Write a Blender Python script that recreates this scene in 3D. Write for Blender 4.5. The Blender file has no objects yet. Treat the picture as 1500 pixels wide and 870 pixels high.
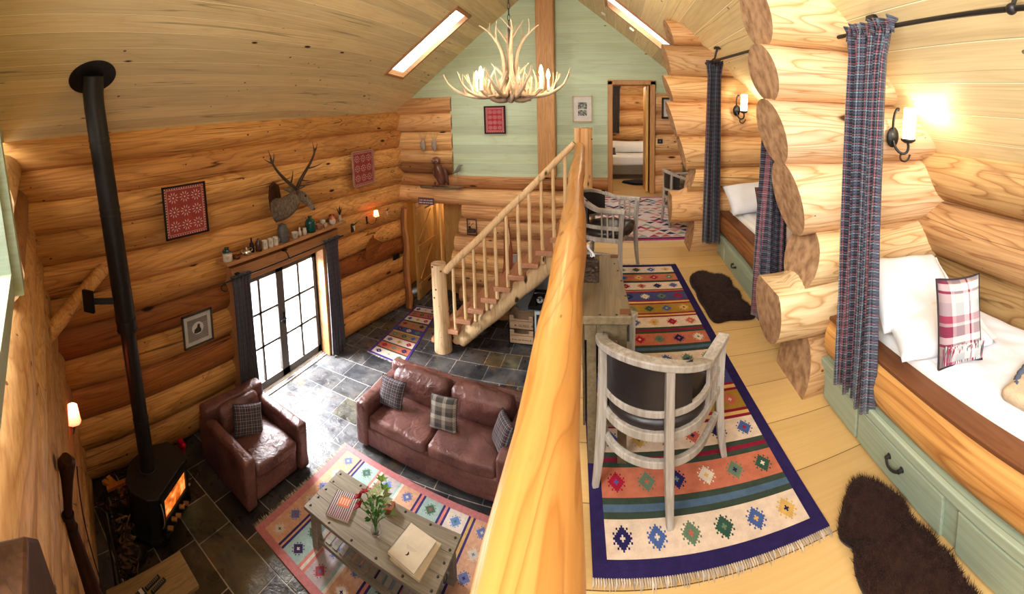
import bpy, math, random
from mathutils import Vector, Matrix, noise
random.seed(7)
scene = bpy.context.scene
COL = scene.collection
PI = math.pi
def V(*a): return Vector(a)
# ------------------------------------------------------------------ node helpers
class NT:
    def __init__(self, name):
        m = bpy.data.materials.new(name); m.use_nodes = True
        self.m = m; self.t = m.node_tree; self.t.nodes.clear()
        self.out = self.n('ShaderNodeOutputMaterial'); self.b = self.n('ShaderNodeBsdfPrincipled')
        self.t.links.new(self.b.outputs[0], self.out.inputs[0])
    def n(self, ty, **k):
        nd = self.t.nodes.new(ty)
        for a, v in k.items(): setattr(nd, a, v)
        return nd
    def put(self, sock, v):
        if hasattr(v, 'is_linked') or hasattr(v, 'links'): self.t.links.new(v, sock)
        elif isinstance(v, (tuple, list)) and len(v) == 3 and sock.type == 'RGBA': sock.default_value = (*v, 1)
        else: sock.default_value = v
    def math(self, op, a, b=None, c=None):
        nd = self.n('ShaderNodeMath', operation=op)
        for i, x in enumerate((a, b, c)):
            if x is not None: self.put(nd.inputs[i], x)
        return nd.outputs[0]
    def mix(self, f, a, b, mode='MIX'):
        nd = self.n('ShaderNodeMix', data_type='RGBA', blend_type=mode)
        self.put(nd.inputs[0], f); self.put(nd.inputs[6], a); self.put(nd.inputs[7], b)
        return nd.outputs[2]
    def ramp(self, f, stops, interp='LINEAR'):
        nd = self.n('ShaderNodeValToRGB'); r = nd.color_ramp; r.interpolation = interp
        while len(r.elements) < len(stops): r.elements.new(0.5)
        for e, (p, c) in zip(r.elements, stops):
            e.position = p; e.color = (*c, 1) if isinstance(c, (tuple, list)) else (c, c, c, 1)
        self.put(nd.inputs[0], f); return nd.outputs[0]
    def obj(self): return self.n('ShaderNodeTexCoord').outputs['Object']
    def map(self, v, s, loc=(0, 0, 0), rot=(0, 0, 0)):
        nd = self.n('ShaderNodeMapping'); self.put(nd.inputs[0], v)
        nd.inputs['Scale'].default_value = s; nd.inputs['Location'].default_value = loc; nd.inputs['Rotation'].default_value = rot
        return nd.outputs[0]
    def sep(self, v):
        nd = self.n('ShaderNodeSeparateXYZ'); self.put(nd.inputs[0], v); return nd.outputs
    def noise(self, v, s, d=2, dist=0, rough=.5, out=0):
        nd = self.n('ShaderNodeTexNoise'); self.put(nd.inputs['Vector'], v)
        nd.inputs['Scale'].default_value = s; nd.inputs['Detail'].default_value = d
        nd.inputs['Distortion'].default_value = dist; nd.inputs['Roughness'].default_value = rough
        return nd.outputs[out]
    def attr(self, name='Col'):
        return self.n('ShaderNodeAttribute', attribute_name=name).outputs['Color']
    def bump(self, h, s=.3, d=.01):
        nd = self.n('ShaderNodeBump'); self.put(nd.inputs['Height'], h)
        nd.inputs['Strength'].default_value = s; nd.inputs['Distance'].default_value = d
        self.t.links.new(nd.outputs[0], self.b.inputs['Normal'])
    def fin(self, col, rough=.6, spec=.4, metal=0, **k):
        self.put(self.b.inputs['Base Color'], col); self.put(self.b.inputs['Roughness'], rough)
        self.b.inputs['Specular IOR Level'].default_value = spec; self.b.inputs['Metallic'].default_value = metal
        for a, v in k.items(): self.put(self.b.inputs[a.replace('_', ' ')], v)
        return self.m

def wood(name, axis, base, dark, figure=.5, crack=0, spots=0, fine=.35, knots=.5, scale=1., rings=9., rough=.5, spec=.35, blotch=.35, board=None, bump=.25, knotcol=None, kscale=1.0):
    n = NT(name); o = n.obj(); st = [1., 1., 1.]; st[axis] = .13
    info = n.n('ShaderNodeObjectInfo').outputs['Random']
    m = n.map(o, tuple(scale*3.2*x for x in st))
    col = base
    if board:
        ax, w, groove, gcol = board
        c = n.sep(o)[ax]; q = n.math('DIVIDE', c, w); fl = n.math('FLOOR', q)
        wn = n.n('ShaderNodeTexWhiteNoise', noise_dimensions='1D'); n.put(wn.inputs['W'], fl)
        off = n.n('ShaderNodeVectorMath', operation='SCALE'); n.put(off.inputs[0], wn.outputs['Color']); off.inputs['Scale'].default_value = 40.
        ad = n.n('ShaderNodeVectorMath', operation='ADD'); n.put(ad.inputs[0], m); n.put(ad.inputs[1], off.outputs[0]); m = ad.outputs[0]
    nz = n.noise(m, 1.0, 2.5, .5, .45)
    fr = n.math('FRACT', n.math('MULTIPLY', nz, rings))
    fig = n.ramp(fr, [(0, 1), (.12, .15), (.55, .0), (.93, .6), (1, 1)])
    st2 = [60., 60., 60.]; st2[axis] = 1.6
    fb = n.noise(n.map(o, tuple(st2)), 1, 3, 0, .6)
    bl = n.noise(n.map(o, tuple(x*1.3*scale for x in st)), 1, 3, .2)
    c1 = n.mix(n.math('MULTIPLY', fig, figure), base, dark)
    c1 = n.mix(n.math('MULTIPLY', n.ramp(fb, [(.4, 0), (.7, 1)]), fine), c1, dark)
    c1 = n.mix(n.math('MULTIPLY', n.ramp(bl, [(.42, 0), (.72, 1)]), blotch), c1, dark)
    if knots:
        ks = [3.4*kscale, 3.4*kscale, 3.4*kscale]; ks[axis] = 1.25*kscale
        vo = n.n('ShaderNodeTexVoronoi'); kk = n.map(o, tuple(ks))
        if board:
            a2 = n.n('ShaderNodeVectorMath', operation='ADD'); n.put(a2.inputs[0], kk); n.put(a2.inputs[1], off.outputs[0]); kk = a2.outputs[0]
        n.put(vo.inputs['Vector'], kk); vo.inputs['Scale'].default_value = 1.0
        kc = knotcol or tuple(x*.16 for x in dark)
        rnd = n.sep(vo.outputs['Color'])[0]
        lim = n.math('MULTIPLY', n.math('MAXIMUM', n.math('SUBTRACT', rnd, 1-knots), 0), .26)
        kf = n.math('SUBTRACT', 1, n.math('SMOOTH_MIN', n.math('DIVIDE', vo.outputs['Distance'], n.math('ADD', lim, .0001)), 1, .2))
        c1 = n.mix(n.math('MINIMUM', n.math('MULTIPLY', n.math('MAXIMUM', kf, 0), 2.6), 1), c1, kc)
    if spots:
        ks = [9., 9., 9.]; ks[axis] = 7.5; vo = n.n('ShaderNodeTexVoronoi'); n.put(vo.inputs['Vector'], n.map(o, tuple(ks))); vo.inputs['Scale'].default_value = 1.0
        r2 = n.sep(vo.outputs['Color'])[1]; lim = n.math('MULTIPLY', n.math('MAXIMUM', n.math('SUBTRACT', r2, 1-spots), 0), .5)
        c1 = n.mix(n.math('MULTIPLY', n.math('LESS_THAN', vo.outputs['Distance'], lim), .8), c1, tuple(x*.25 for x in dark))
    if crack:
        cs = [5.5, 5.5, 5.5]; cs[axis] = .12; cn = n.noise(n.map(o, tuple(cs), (3.3, 1.7, 4.1)), 1, 2.2, .15)
        cl = n.ramp(n.math('ABSOLUTE', n.math('SUBTRACT', cn, .5)), [(0, 1), (.0022, 1), (.006, 0)])
        gs = [2.4, 2.4, 2.4]; gs[axis] = .5; gate = n.ramp(n.noise(n.map(o, tuple(gs)), 1, 1), [(.46, 0), (.56, 1)])
        c1 = n.mix(n.math('MULTIPLY', n.math('MULTIPLY', cl, gate), crack), c1, tuple(x*.18 for x in dark))
    if board:
        f2 = n.math('FRACT', q)
        tone = n.math('ADD', n.math('MULTIPLY', wn.outputs['Value'], .22), .89)
        c1 = n.mix(1, c1, n.n_comb(tone) if hasattr(n, 'n_comb') else tone, 'MULTIPLY')
        e = n.math('LESS_THAN', f2, groove/w)
        e2 = n.math('LESS_THAN', n.math('SUBTRACT', 1, f2), groove*.5/w)
        c1 = n.mix(e, c1, gcol); c1 = n.mix(e2, c1, tuple(x*.45 for x in base))
    c1 = n.mix(1, c1, n.attr(), 'MULTIPLY')
    if bump: n.bump(n.math('ADD', n.math('MULTIPLY', fb, .5), n.math('MULTIPLY', fig, -.4)), bump, .004)
    return n.fin(c1, rough, spec)

def painted(name, rough=.6, spec=.35, weave=0, metal=0, noise_amt=.15, nscale=8, coat=0, bump=0, sheen=0):
    n = NT(name); o = n.obj()
    nz = n.noise(o, nscale, 4, 0, .6)
    c = n.mix(1, n.attr(), n.ramp(nz, [(.3, 1-noise_amt), (.7, 1.0)]), 'MULTIPLY')
    if weave:
        w1 = n.n('ShaderNodeTexWave', wave_type='BANDS', bands_direction='X'); n.put(w1.inputs[0], o); w1.inputs['Scale'].default_value = weave
        w2 = n.n('ShaderNodeTexWave', wave_type='BANDS', bands_direction='Y'); n.put(w2.inputs[0], o); w2.inputs['Scale'].default_value = weave
        ww = n.math('ADD', w1.outputs['Fac'], w2.outputs['Fac'])
        c = n.mix(n.math('MULTIPLY', ww, .1), c, (.02, .02, .02)); n.bump(ww, .25, .002)
    elif bump: n.bump(n.noise(o, nscale*6, 4), bump, .004)
    n.fin(c, rough, spec, metal)
    n.b.inputs['Coat Weight'].default_value = coat
    if sheen: n.b.inputs['Sheen Weight'].default_value = sheen
    return n.m

def plaid(name, ustops, vstops, fu, fv, rough=.9, thread=0):
    n = NT(name); uv = n.n('ShaderNodeTexCoord').outputs['UV']; s = n.sep(uv)
    cu = n.ramp(n.math('FRACT', n.math('MULTIPLY', s[0], fu)), ustops, 'CONSTANT')
    cv = n.ramp(n.math('FRACT', n.math('MULTIPLY', s[1], fv)), vstops, 'CONSTANT')
    c = n.mix(.5, cu, cv)
    if thread:
        a = n.math('FRACT', n.math('MULTIPLY', s[0], thread)); b = n.math('FRACT', n.math('MULTIPLY', s[1], thread))
        ck = n.math('ABSOLUTE', n.math('SUBTRACT', n.math('GREATER_THAN', a, .5), n.math('GREATER_THAN', b, .5)))
        c = n.mix(n.math('MULTIPLY', ck, .35), c, (.015, .015, .02))
    c = n.mix(1, c, n.attr(), 'MULTIPLY')
    n.bump(n.noise(uv, 400, 2), .15, .002)
    n.fin(c, rough, .15); n.b.inputs['Sheen Weight'].default_value = .2
    return n.m

def glow(name, col, s):
    n = NT(name); n.fin(col, .4); n.b.inputs['Emission Color'].default_value = (*col, 1); n.b.inputs['Emission Strength'].default_value = s; return n.m

# ------------------------------------------------------------------ mesh helper
class MB:
    def __init__(s): s.v = []; s.f = []; s.mi = []; s.sm = []; s.c = []; s.uv = []; s.M = None
    def add(s, vs, fs, mat=0, smooth=False, col=(1, 1, 1), uv=None):
        b = len(s.v)
        for i, p in enumerate(vs):
            p = Vector(p)
            if s.M is not None: p = s.M @ p
            s.v.append(p); s.c.append(col[i] if isinstance(col, list) else col); s.uv.append(uv[i] if uv else (p.x, p.y))
        for i, f in enumerate(fs):
            s.f.append([b+k for k in f]); s.mi.append(mat if isinstance(mat, int) else mat[i]); s.sm.append(smooth)
    def box(s, x0, y0, z0, x1, y1, z1, mat=0, col=(1, 1, 1), R=None, C=None):
        vs = [Vector((x, y, z)) for z in (z0, z1) for y in (y0, y1) for x in (x0, x1)]
        if R is not None: vs = [C + R @ (p-C) for p in vs]
        s.add(vs, [(0, 2, 3, 1), (4, 5, 7, 6), (0, 1, 5, 4), (2, 6, 7, 3), (0, 4, 6, 2), (1, 3, 7, 5)], mat, False, col)
    def bar(s, p0, p1, w, h, up=(0, 0, 1), mat=0, col=(1, 1, 1)): s.sweep([p0, p1], w, h, up, mat, col)
    def sweep(s, pts, w, h, up=(0, 0, 1), mat=0, col=(1, 1, 1), close=False, taper=None):
        pts = [Vector(p) for p in pts]; up = Vector(up); n = len(pts); vs = []
        for i, p in enumerate(pts):
            if close: t = pts[(i+1) % n]-pts[i-1]
            else: t = pts[min(i+1, n-1)]-pts[max(i-1, 0)]
            t.normalize(); sd = t.cross(up)
            if sd.length < 1e-4: sd = t.cross(Vector((1, 0, 0)))
            sd.normalize(); u = sd.cross(t); k = taper[i] if taper else 1
            for a, b in ((-1, -1), (1, -1), (1, 1), (-1, 1)): vs.append(p+sd*(a*w/2*k)+u*(b*h/2*k))
        fs = []
        for i in range(n if close else n-1):
            j = (i+1) % n
            for k in range(4): fs.append((4*i+k, 4*i+(k+1) % 4, 4*j+(k+1) % 4, 4*j+k))
        if not close: fs += [(3, 2, 1, 0), (4*n-4, 4*n-3, 4*n-2, 4*n-1)]
        s.add(vs, fs, mat, False, col)
    def tube(s, pts, r, n=10, caps=True, mat=0, col=(1, 1, 1), capmat=None, up=(0, 0, 1), smooth=True, capcol=None):
        pts = [Vector(p) for p in pts]; N = len(pts); vs = []; up = Vector(up)
        if not isinstance(r, (list, tuple)): r = [r]*N
        u = None
        for i, p in enumerate(pts):
            t = pts[min(i+1, N-1)]-pts[max(i-1, 0)]
            if t.length < 1e-9: t = Vector((0, 0, 1))
            t.normalize()
            if u is None:
                u = up - t*up.dot(t)
                if u.length < 1e-3: u = Vector((1, 0, 0)) - t*t.x
                if u.length < 1e-3: u = Vector((0, 1, 0)) - t*t.y
            else: u = u - t*u.dot(t)
            u.normalize(); sd = t.cross(u)
            ra, rb = r[i] if isinstance(r[i], (tuple, list)) else (r[i], r[i])
            for k in range(n):
                a = 2*PI*k/n; vs.append(p+sd*(ra*math.cos(a))+u*(rb*math.sin(a)))
        fs = [(i*n+k, i*n+(k+1) % n, (i+1)*n+(k+1) % n, (i+1)*n+k) for i in range(N-1) for k in range(n)]
        s.add(vs, fs, mat, smooth, col)
        if caps:
            cm = capmat if capmat is not None else mat; cc = capcol or (col if not isinstance(col, list) else col[0])
            s.add(vs[:n], [tuple(range(n))[::-1]], cm, False, cc); s.add(vs[-n:], [tuple(range(n))], cm, False, cc)
    def cyl(s, p0, p1, r0, r1=None, n=16, mat=0, col=(1, 1, 1), capmat=None, capcol=None):
        s.tube([p0, p1], [r0, r0 if r1 is None else r1], n, True, mat, col, capmat, capcol=capcol)
    def lathe(s, prof, c=(0, 0, 0), n=20, mat=0, col=(1, 1, 1), cols=None, sx=1, sy=1):
        c = Vector(c); vs = []; cc = []
        for j, (r, z) in enumerate(prof):
            for k in range(n):
                a = 2*PI*k/n; vs.append(c+Vector((r*math.cos(a)*sx, r*math.sin(a)*sy, z))); cc.append(cols[j] if cols else col)
        m = len(prof)
        fs = [(j*n+k, j*n+(k+1) % n, (j+1)*n+(k+1) % n, (j+1)*n+k) for j in range(m-1) for k in range(n)]
        if prof[0][0] > 1e-5: fs.append(tuple(range(n))[::-1])
        if prof[-1][0] > 1e-5: fs.append(tuple(range((m-1)*n, m*n)))
        s.add(vs, fs, mat, True, cc)
    def sph(s, c, rx, ry=None, rz=None, n=14, m=9, mat=0, col=(1, 1, 1)):
        ry = ry or rx; rz = rz or rx; c = Vector(c); vs = []
        for j in range(m+1):
            b = PI*j/m
            for k in range(n):
                a = 2*PI*k/n; vs.append(c+Vector((rx*math.sin(b)*math.cos(a), ry*math.sin(b)*math.sin(a), -rz*math.cos(b))))
        s.add(vs, [(j*n+k, j*n+(k+1) % n, (j+1)*n+(k+1) % n, (j+1)*n+k) for j in range(m) for k in range(n)], mat, True, col)
    def grid(s, fn, nu, nv, mat=0, smooth=True, col=(1, 1, 1), uvf=None):
        vs = []; cc = []; uv = []
        for j in range(nv+1):
            for i in range(nu+1):
                u, v = i/nu, j/nv; vs.append(fn(u, v)); cc.append(col(u, v) if callable(col) else col); uv.append(uvf(u, v) if uvf else (u, v))
        w = nu+1
        s.add(vs, [(j*w+i, j*w+i+1, (j+1)*w+i+1, (j+1)*w+i) for j in range(nv) for i in range(nu)], mat, smooth, cc, uv)
    def rbox(s, c, size, r, n=7, puff=(0, 0, 0), nz=0, nf=4, col=(1, 1, 1), mat=0, R=None, seed=0):
        c = Vector(c); h = [x/2 for x in size]; r = min(r, *h)
        def tr(p):
            q = Vector([max(-(h[i]-r), min(h[i]-r, p[i])) for i in range(3)]); d = p-q
            if d.length > 1e-9: q = q+d.normalized()*r
            for i in range(3):
                if puff[i]:
                    a, b = [(p[k]/h[k]) for k in range(3) if k != i]
                    q[i] += math.copysign(1, p[i])*puff[i]*(1-a*a)*(1-b*b)*(abs(p[i])/h[i])
            if nz:
                q += Vector((noise.noise(q*nf+Vector((seed, 0, 0))), noise.noise(q*nf+Vector((0, seed+9, 0))), noise.noise(q*nf+Vector((0, 0, seed+5)))))*nz
            if R is not None: q = R @ q
            return c+q
        def ts(k, hh): # parametric positions with extra rows at the rounded ends
            e = r/hh if hh else 0
            lst = [-1, -1+e*.3, -1+e*.65] + [-1+e+(2-2*e)*i/n for i in range(n+1)] + [1-e*.65, 1-e*.3, 1]
            return lst
        for ax in range(3):
            a, b = [k for k in range(3) if k != ax]; ta, tb = ts(a, h[a]), ts(b, h[b])
            for sg in (-1, 1):
                vs = []
                for v in tb:
                    for u in ta:
                        p = Vector((0, 0, 0)); p[ax] = sg*h[ax]; p[a] = u*h[a]; p[b] = v*h[b]; vs.append(tr(p))
                w = len(ta); fs = [(j*w+i, j*w+i+1, (j+1)*w+i+1, (j+1)*w+i) for j in range(len(tb)-1) for i in range(w-1)]
                if (sg < 0) != (ax == 1): fs = [f[::-1] for f in fs]
                uv = [((u+1)/2*size[a], (v+1)/2*size[b]) for v in tb for u in ta]
                s.add(vs, fs, mat, True, col, uv)
    def pillow(s, c, w, h, t, R=None, n=14, col=(1, 1, 1), mat=0, pinch=.06, nz=.012, seed=0, uvs=1):
        c = Vector(c)
        for sg in (-1, 1):
            def fn(u, v):
                a, b = 2*u-1, 2*v-1
                k = max(0., (1-a**4)*(1-b**4))**.5
                x = a*w/2*(1-pinch*(1-b*b)); y = b*h/2*(1-pinch*(1-a*a))
                z = sg*t/2*k + sg*nz*noise.noise(Vector((x*7+seed, y*7, sg)))*k
                p = Vector((x, y, z)); return c+(R @ p if R is not None else p)
            b0 = len(s.f); s.grid(fn, n, n, mat, True, col, lambda u, v: (u*w*uvs, v*h*uvs))
            if sg < 0: s.f[b0:] = [f[::-1] for f in s.f[b0:]]
    def build(s, name, mats, parent=None, loc=(0, 0, 0), merge=False, bevel=0, subsurf=0, sharp=None, off=None, kind=None):
        me = bpy.data.meshes.new(name)
        vs = s.v if off is None else [p-Vector(off) for p in s.v]
        me.from_pydata([tuple(p) for p in vs], [], s.f)
        if not isinstance(mats, (list, tuple)): mats = [mats]
        for m in mats: me.materials.append(m)
        me.polygons.foreach_set('material_index', s.mi); me.polygons.foreach_set('use_smooth', s.sm)
        ca = me.color_attributes.new('Col', 'FLOAT_COLOR', 'POINT')
        buf = []
        for c in s.c: buf += [c[0], c[1], c[2], 1]
        ca.data.foreach_set('color', buf)
        ul = me.uv_layers.new(name='UVMap'); ub = []
        for f in s.f:
            for k in f: ub += [s.uv[k][0], s.uv[k][1]]
        ul.data.foreach_set('uv', ub)
        me.update()
        if len(s.f) < 14000:
            import bmesh
            bm = bmesh.new(); bm.from_mesh(me)
            if merge: bmesh.ops.remove_doubles(bm, verts=bm.verts, dist=1e-5)
            bmesh.ops.recalc_face_normals(bm, faces=bm.faces); bm.to_mesh(me); bm.free()
        if sharp: me.set_sharp_from_angle(angle=math.radians(sharp))
        o = bpy.data.objects.new(name, me); COL.objects.link(o); o.location = loc
        if parent: o.parent = parent
        if bevel:
            b = o.modifiers.new('b', 'BEVEL'); b.width = bevel; b.segments = 2; b.limit_method = 'ANGLE'
        if subsurf:
            b = o.modifiers.new('s', 'SUBSURF'); b.levels = subsurf; b.render_levels = subsurf
        if kind: o['kind'] = kind
        return o

def tag(o, label, cat, group=None, kind=None):
    o['label'] = label; o['category'] = cat
    if group: o['group'] = group
    if kind: o['kind'] = kind
    return o
def thing(name, label, cat, loc=(0, 0, 0), rz=0, group=None):
    o = bpy.data.objects.new(name, None); COL.objects.link(o); o.empty_display_size = .05
    o.location = loc; o.rotation_euler = (0, 0, rz); return tag(o, label, cat, group)
def copy_tree(o, parent=None):
    c = o.copy(); COL.objects.link(c)
    if parent: c.parent = parent
    for ch in [x for x in bpy.data.objects if x.parent == o]: copy_tree(ch, c)
    return c
def struct(o): o['kind'] = 'structure'; return o
def bez(P, n=12):
    P = [Vector(p) for p in P]; out = []
    for k in range(n+1):
        t = k/n; q = list(P)
        while len(q) > 1: q = [q[i]*(1-t)+q[i+1]*t for i in range(len(q)-1)]
        out.append(q[0])
    return out
def lerp(a, b, t): return a+(b-a)*t
def RX(a): return Matrix.Rotation(a, 3, 'X')
def RY(a): return Matrix.Rotation(a, 3, 'Y')
def RZ(a): return Matrix.Rotation(a, 3, 'Z')
# 5x7 lettering made of small raised bars
FONT = {'A': '01110100011000111111100011000110001', 'B': '11110100011000111110100011000111110', 'C': '01111100001000010000100001000001111', 'D': '11110100011000110001100011000111110',
'E': '11111100001000011110100001000011111', 'G': '01111100001000010011100011000101111', 'H': '10001100011000111111100011000110001', 'I': '01110001000010000100001000010001110',
'L': '10000100001000010000100001000011111', 'M': '10001110111010110001100011000110001', 'N': '10001110011010110011100011000110001', 'O': '01110100011000110001100011000101110',
'P': '11110100011000111110100001000010000', 'R': '11110100011000111110101001001010001', 'S': '01111100001000001110000010000111110', 'T': '11111001000010000100001000010000100',
'U': '10001100011000110001100011000101110', 'K': '10001100101010011000101001001010001', 'Y': '10001100010101000100001000010000100', '&': '01100100101010001000101011001001101', '.': '0'*30+'00100', '*': '00100101010111011111011101010100100', ' ': '0'*35, 'F': '11111100001000011110100001000010000', 'W': '10001100011000110001101011101110001', 'V': '10001100011000110001100010101000100'}
def text(mb, s, origin, ux, uz, h, col, depth=None):
    px = h/7; o = Vector(origin); ux = Vector(ux); uz = Vector(uz); dn = Vector(depth) if depth else Vector((0, 0, 0))
    x = 0
    for ch in s:
        g = FONT.get(ch, FONT[' '])
        for j in range(7):
            i = 0
            while i < 5:
                if g[j*5+i] == '1':
                    k = i
                    while k < 5 and g[j*5+k] == '1': k += 1
                    a = o+ux*(x+i*px)+uz*((6-j)*px)+dn; b = a+ux*((k-i)*px); c = b+uz*px; d = a+uz*px
                    mb.add([a, b, c, d], [(0, 1, 2, 3)], 0, False, col); i = k
                else: i += 1
        x += 6*px
    return x
def point(loc, power, col=(1, .75, .45), r=.05):
    l = bpy.data.lights.new('lamp_or_fill_light', 'POINT'); l.energy = power; l.color = col; l.shadow_soft_size = r
    o = bpy.data.objects.new('lamp_or_fill_light', l); COL.objects.link(o); o.location = loc; return o
# ------------------------------------------------------------------ materials
HON = (.80, .45, .165); HOD = (.27, .10, .024)
M = {}
M['logY'] = wood('honey log wood', 1, HON, HOD, .5, .9, .3, .5, .75, 1, 10, blotch=.6, kscale=1.5)
M['logX'] = wood('honey log wood across', 0, (.84, .55, .28), (.34, .14, .04), .5, .8, .35, .45, .75, 1, 10, blotch=.5, kscale=1.5)
M['logP'] = wood('pale peeled log wood', 0, (.86, .66, .42), (.46, .24, .09), .8, .7, .15, .3, .6, 1.9, 12, blotch=.35, kscale=1.3)
M['logPY'] = wood('pale log wood lengthwise', 1, (.74, .49, .24), (.28, .12, .04), .7, .8, .12, .4, .6, 1.4, 12, blotch=.5, kscale=1.3)
M['logZ'] = wood('peeled upright log', 2, (.86, .66, .42), (.48, .27, .11), .4, .5, .25, .3, .9, 1.4, 7, blotch=.3, kscale=1.6)
M['rail'] = wood('varnished rail log', 1, (.56, .285, .085), (.30, .115, .02), .6, 0, 0, .25, .5, 2.2, 8, .32, .5, blotch=.45, kscale=2.2, knotcol=(.2, .07, .015))
n = NT('cut log end grain'); o = n.obj()
ang = n.noise(o, 5, 3); w = n.n('ShaderNodeTexNoise'); n.put(w.inputs['Vector'], n.map(o, (3, 9, 9))); w.inputs['Scale'].default_value = 2
M['end'] = n.fin(n.mix(1, n.mix(n.ramp(w.outputs[0], [(.35, 0), (.7, 1)]), (.46, .31, .19), (.25, .15, .085)), n.attr(), 'MULTIPLY'), .7, .25)
M['ceil'] = wood('pine ceiling boards', 1, (.80, .67, .39), (.42, .25, .10), .16, .5, .3, .25, .5, 1, 7, .5, .3, board=(0, .160, .004, (1, .9, .62)), blotch=.16, bump=.12, kscale=1.5, knotcol=(.07, .025, .01))
M['green'] = wood('green stained panelling', 0, (.58, .68, .50), (.42, .45, .24), .3, 0, 0, .3, .4, 1, 6, .6, .25, board=(2, .195, .006, (.72, .74, .56)), blotch=.35, bump=.1, kscale=1.5, knotcol=(.12, .09, .04))
M['greenp'] = wood('pale green painted wood', 1, (.37, .44, .34), (.19, .22, .15), .2, 0, 0, .35, .2, 1, 5, .45, .35, blotch=.35)
M['floorup'] = wood('pale floorboards', 0, (.60, .41, .185), (.42, .24, .08), .12, 0, 0, .2, .22, .8, 5, .38, .4, board=(1, .3, .0025, (.10, .05, .015)), blotch=.2, bump=.08)
M['trimw'] = wood('planed timber', 2, (.58, .33, .14), (.3, .13, .045), .4, 0, 0, .35, .5, 2, 8)
M['oak'] = wood('planed oak lengthwise', 1, (.50, .27, .125), (.25, .105, .04), .4, 0, 0, .4, .4, 2, 8)
M['pine'] = wood('pine door planks', 2, (.66, .42, .15), (.42, .2, .05), .4, 0, 0, .3, .5, 2, 8)
M['greyw'] = wood('grey washed table wood', 0, (.33, .28, .21), (.15, .115, .08), .35, 0, 0, .55, .3, 2.5, 8, .5, .35, blotch=.5)
M['greyY'] = wood('grey brown desk wood', 1, (.24, .185, .11), (.10, .07, .035), .35, 0, 0, .55, .3, 2.5, 8, .45, .4, blotch=.5)
M['weath'] = wood('weathered grey chair wood', 2, (.46, .42, .37), (.2, .165, .13), .35, 0, 0, .6, 0, 5, 6, .5, .4, blotch=.6)
M['tread'] = wood('reddish stair tread', 1, (.58, .32, .19), (.34, .14, .07), .35, 0, 0, .35, .4, 3, 6)
M['crate'] = wood('pale crate wood', 0, (.62, .45, .30), (.35, .2, .1), .3, 0, 0, .4, .2, 3, 6)
M['dark'] = wood('dark stained timber', 2, (.10, .045, .022), (.03, .012, .006), .4, 0, 0, .5, 0, 3, 6, .5)
M['paint'] = painted('painted surface'); M['gloss'] = painted('glazed ceramic', .18, .5, noise_amt=.06)
M['cloth'] = painted('woven wool', .95, .1, noise_amt=.22, nscale=26, bump=.5)
M['linen'] = painted('white bed linen', .85, .15, noise_amt=.05, nscale=10, bump=.1)
M['iron'] = painted('black iron', .42, .5, noise_amt=.3, nscale=20); M['steel'] = painted('brushed metal', .25, .5, metal=1)
n = NT('worn brown leather'); o = n.obj()
cz = n.mix(n.ramp(n.noise(o, 3.5, 5, .3), [(.35, 0), (.7, 1)]), (.105, .043, .037), (.215, .10, .083)); n.bump(n.math('ADD', n.noise(o, 11, 3, .8), n.math('MULTIPLY', n.noise(o, 160, 2), .12)), .6, .03)
M['leather'] = n.fin(n.mix(1, cz, n.attr(), 'MULTIPLY'), .36, .55)
M['blackl'] = painted('black leather', .35, .5, noise_amt=.3, bump=.1)
n = NT('slate tiles'); o = n.obj()
c1 = n.mix(n.ramp(n.noise(o, 2.2, 6, .6, .65), [(.38, 0), (.66, 1)]), (.03, .032, .037), (.13, .125, .12))
c1 = n.mix(n.ramp(n.noise(n.map(o, (1, 1, 1), (5, 3, 0)), 1.6, 5, 1.2), [(.56, 0), (.72, .75)]), c1, (.13, .085, .045))
n.bump(n.noise(o, 9, 6, .8, .65), .5, .02)
M['slate'] = n.fin(n.mix(1, c1, n.attr(), 'MULTIPLY'), n.ramp(n.noise(o, 6, 3), [(.3, .22), (.7, .45)]), .5)
CH = (.085, .08, .085)
M['curtain'] = plaid('dark checked curtain wool', [(0, CH), (.2, (.16, .17, .2)), (.26, CH), (.45, (.32, .05, .05)), (.49, CH), (.7, (.13, .16, .22)), (.78, CH), (.93, (.3, .3, .33)), (.96, CH)],
    [(0, CH), (.15, (.15, .16, .19)), (.22, CH), (.48, (.35, .06, .05)), (.52, CH), (.72, (.12, .15, .2)), (.8, CH), (.94, (.26, .26, .3)), (.97, CH)], 12, 10, thread=60)
M['curtain2'] = plaid('blue and red checked curtain wool', [(0, (.11, .12, .16)), (.25, (.03, .03, .042)), (.5, (.40, .15, .16)), (.62, (.045, .045, .06)), (.75, (.24, .30, .34)), (.9, (.03, .03, .04))],
    [(0, (.09, .10, .13)), (.2, (.03, .03, .04)), (.45, (.40, .15, .16)), (.56, (.04, .04, .05)), (.7, (.24, .30, .34)), (.85, (.03, .03, .04))], 15, 22, thread=64)
M['tweed'] = plaid('dark tweed check', [(0, (.05, .045, .05)), (.3, (.42, .38, .38)), (.36, (.05, .045, .05)), (.62, (.4, .06, .06)), (.68, (.06, .05, .06)), (.86, (.3, .28, .3))],
    [(0, (.05, .045, .05)), (.35, (.4, .36, .36)), (.42, (.05, .045, .05)), (.75, (.3, .28, .3)), (.82, (.05, .045, .05))], 14, 14, thread=0)
M['tartan'] = plaid('soft tartan wool', [(0, (.20, .035, .07)), (.22, (.45, .42, .40)), (.3, (.3, .32, .33)), (.5, (.62, .59, .56)), (.62, (.2, .035, .07)), (.66, (.62, .6, .58)), (.72, (.42, .45, .45)), (.9, (.62, .6, .58))],
    [(0, (.42, .44, .44)), (.25, (.55, .53, .5)), (.42, (.2, .035, .07)), (.47, (.6, .57, .55)), (.6, (.2, .035, .07)), (.8, (.45, .4, .4)), (.86, (.33, .06, .11))], 4.6, 4.2)
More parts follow.
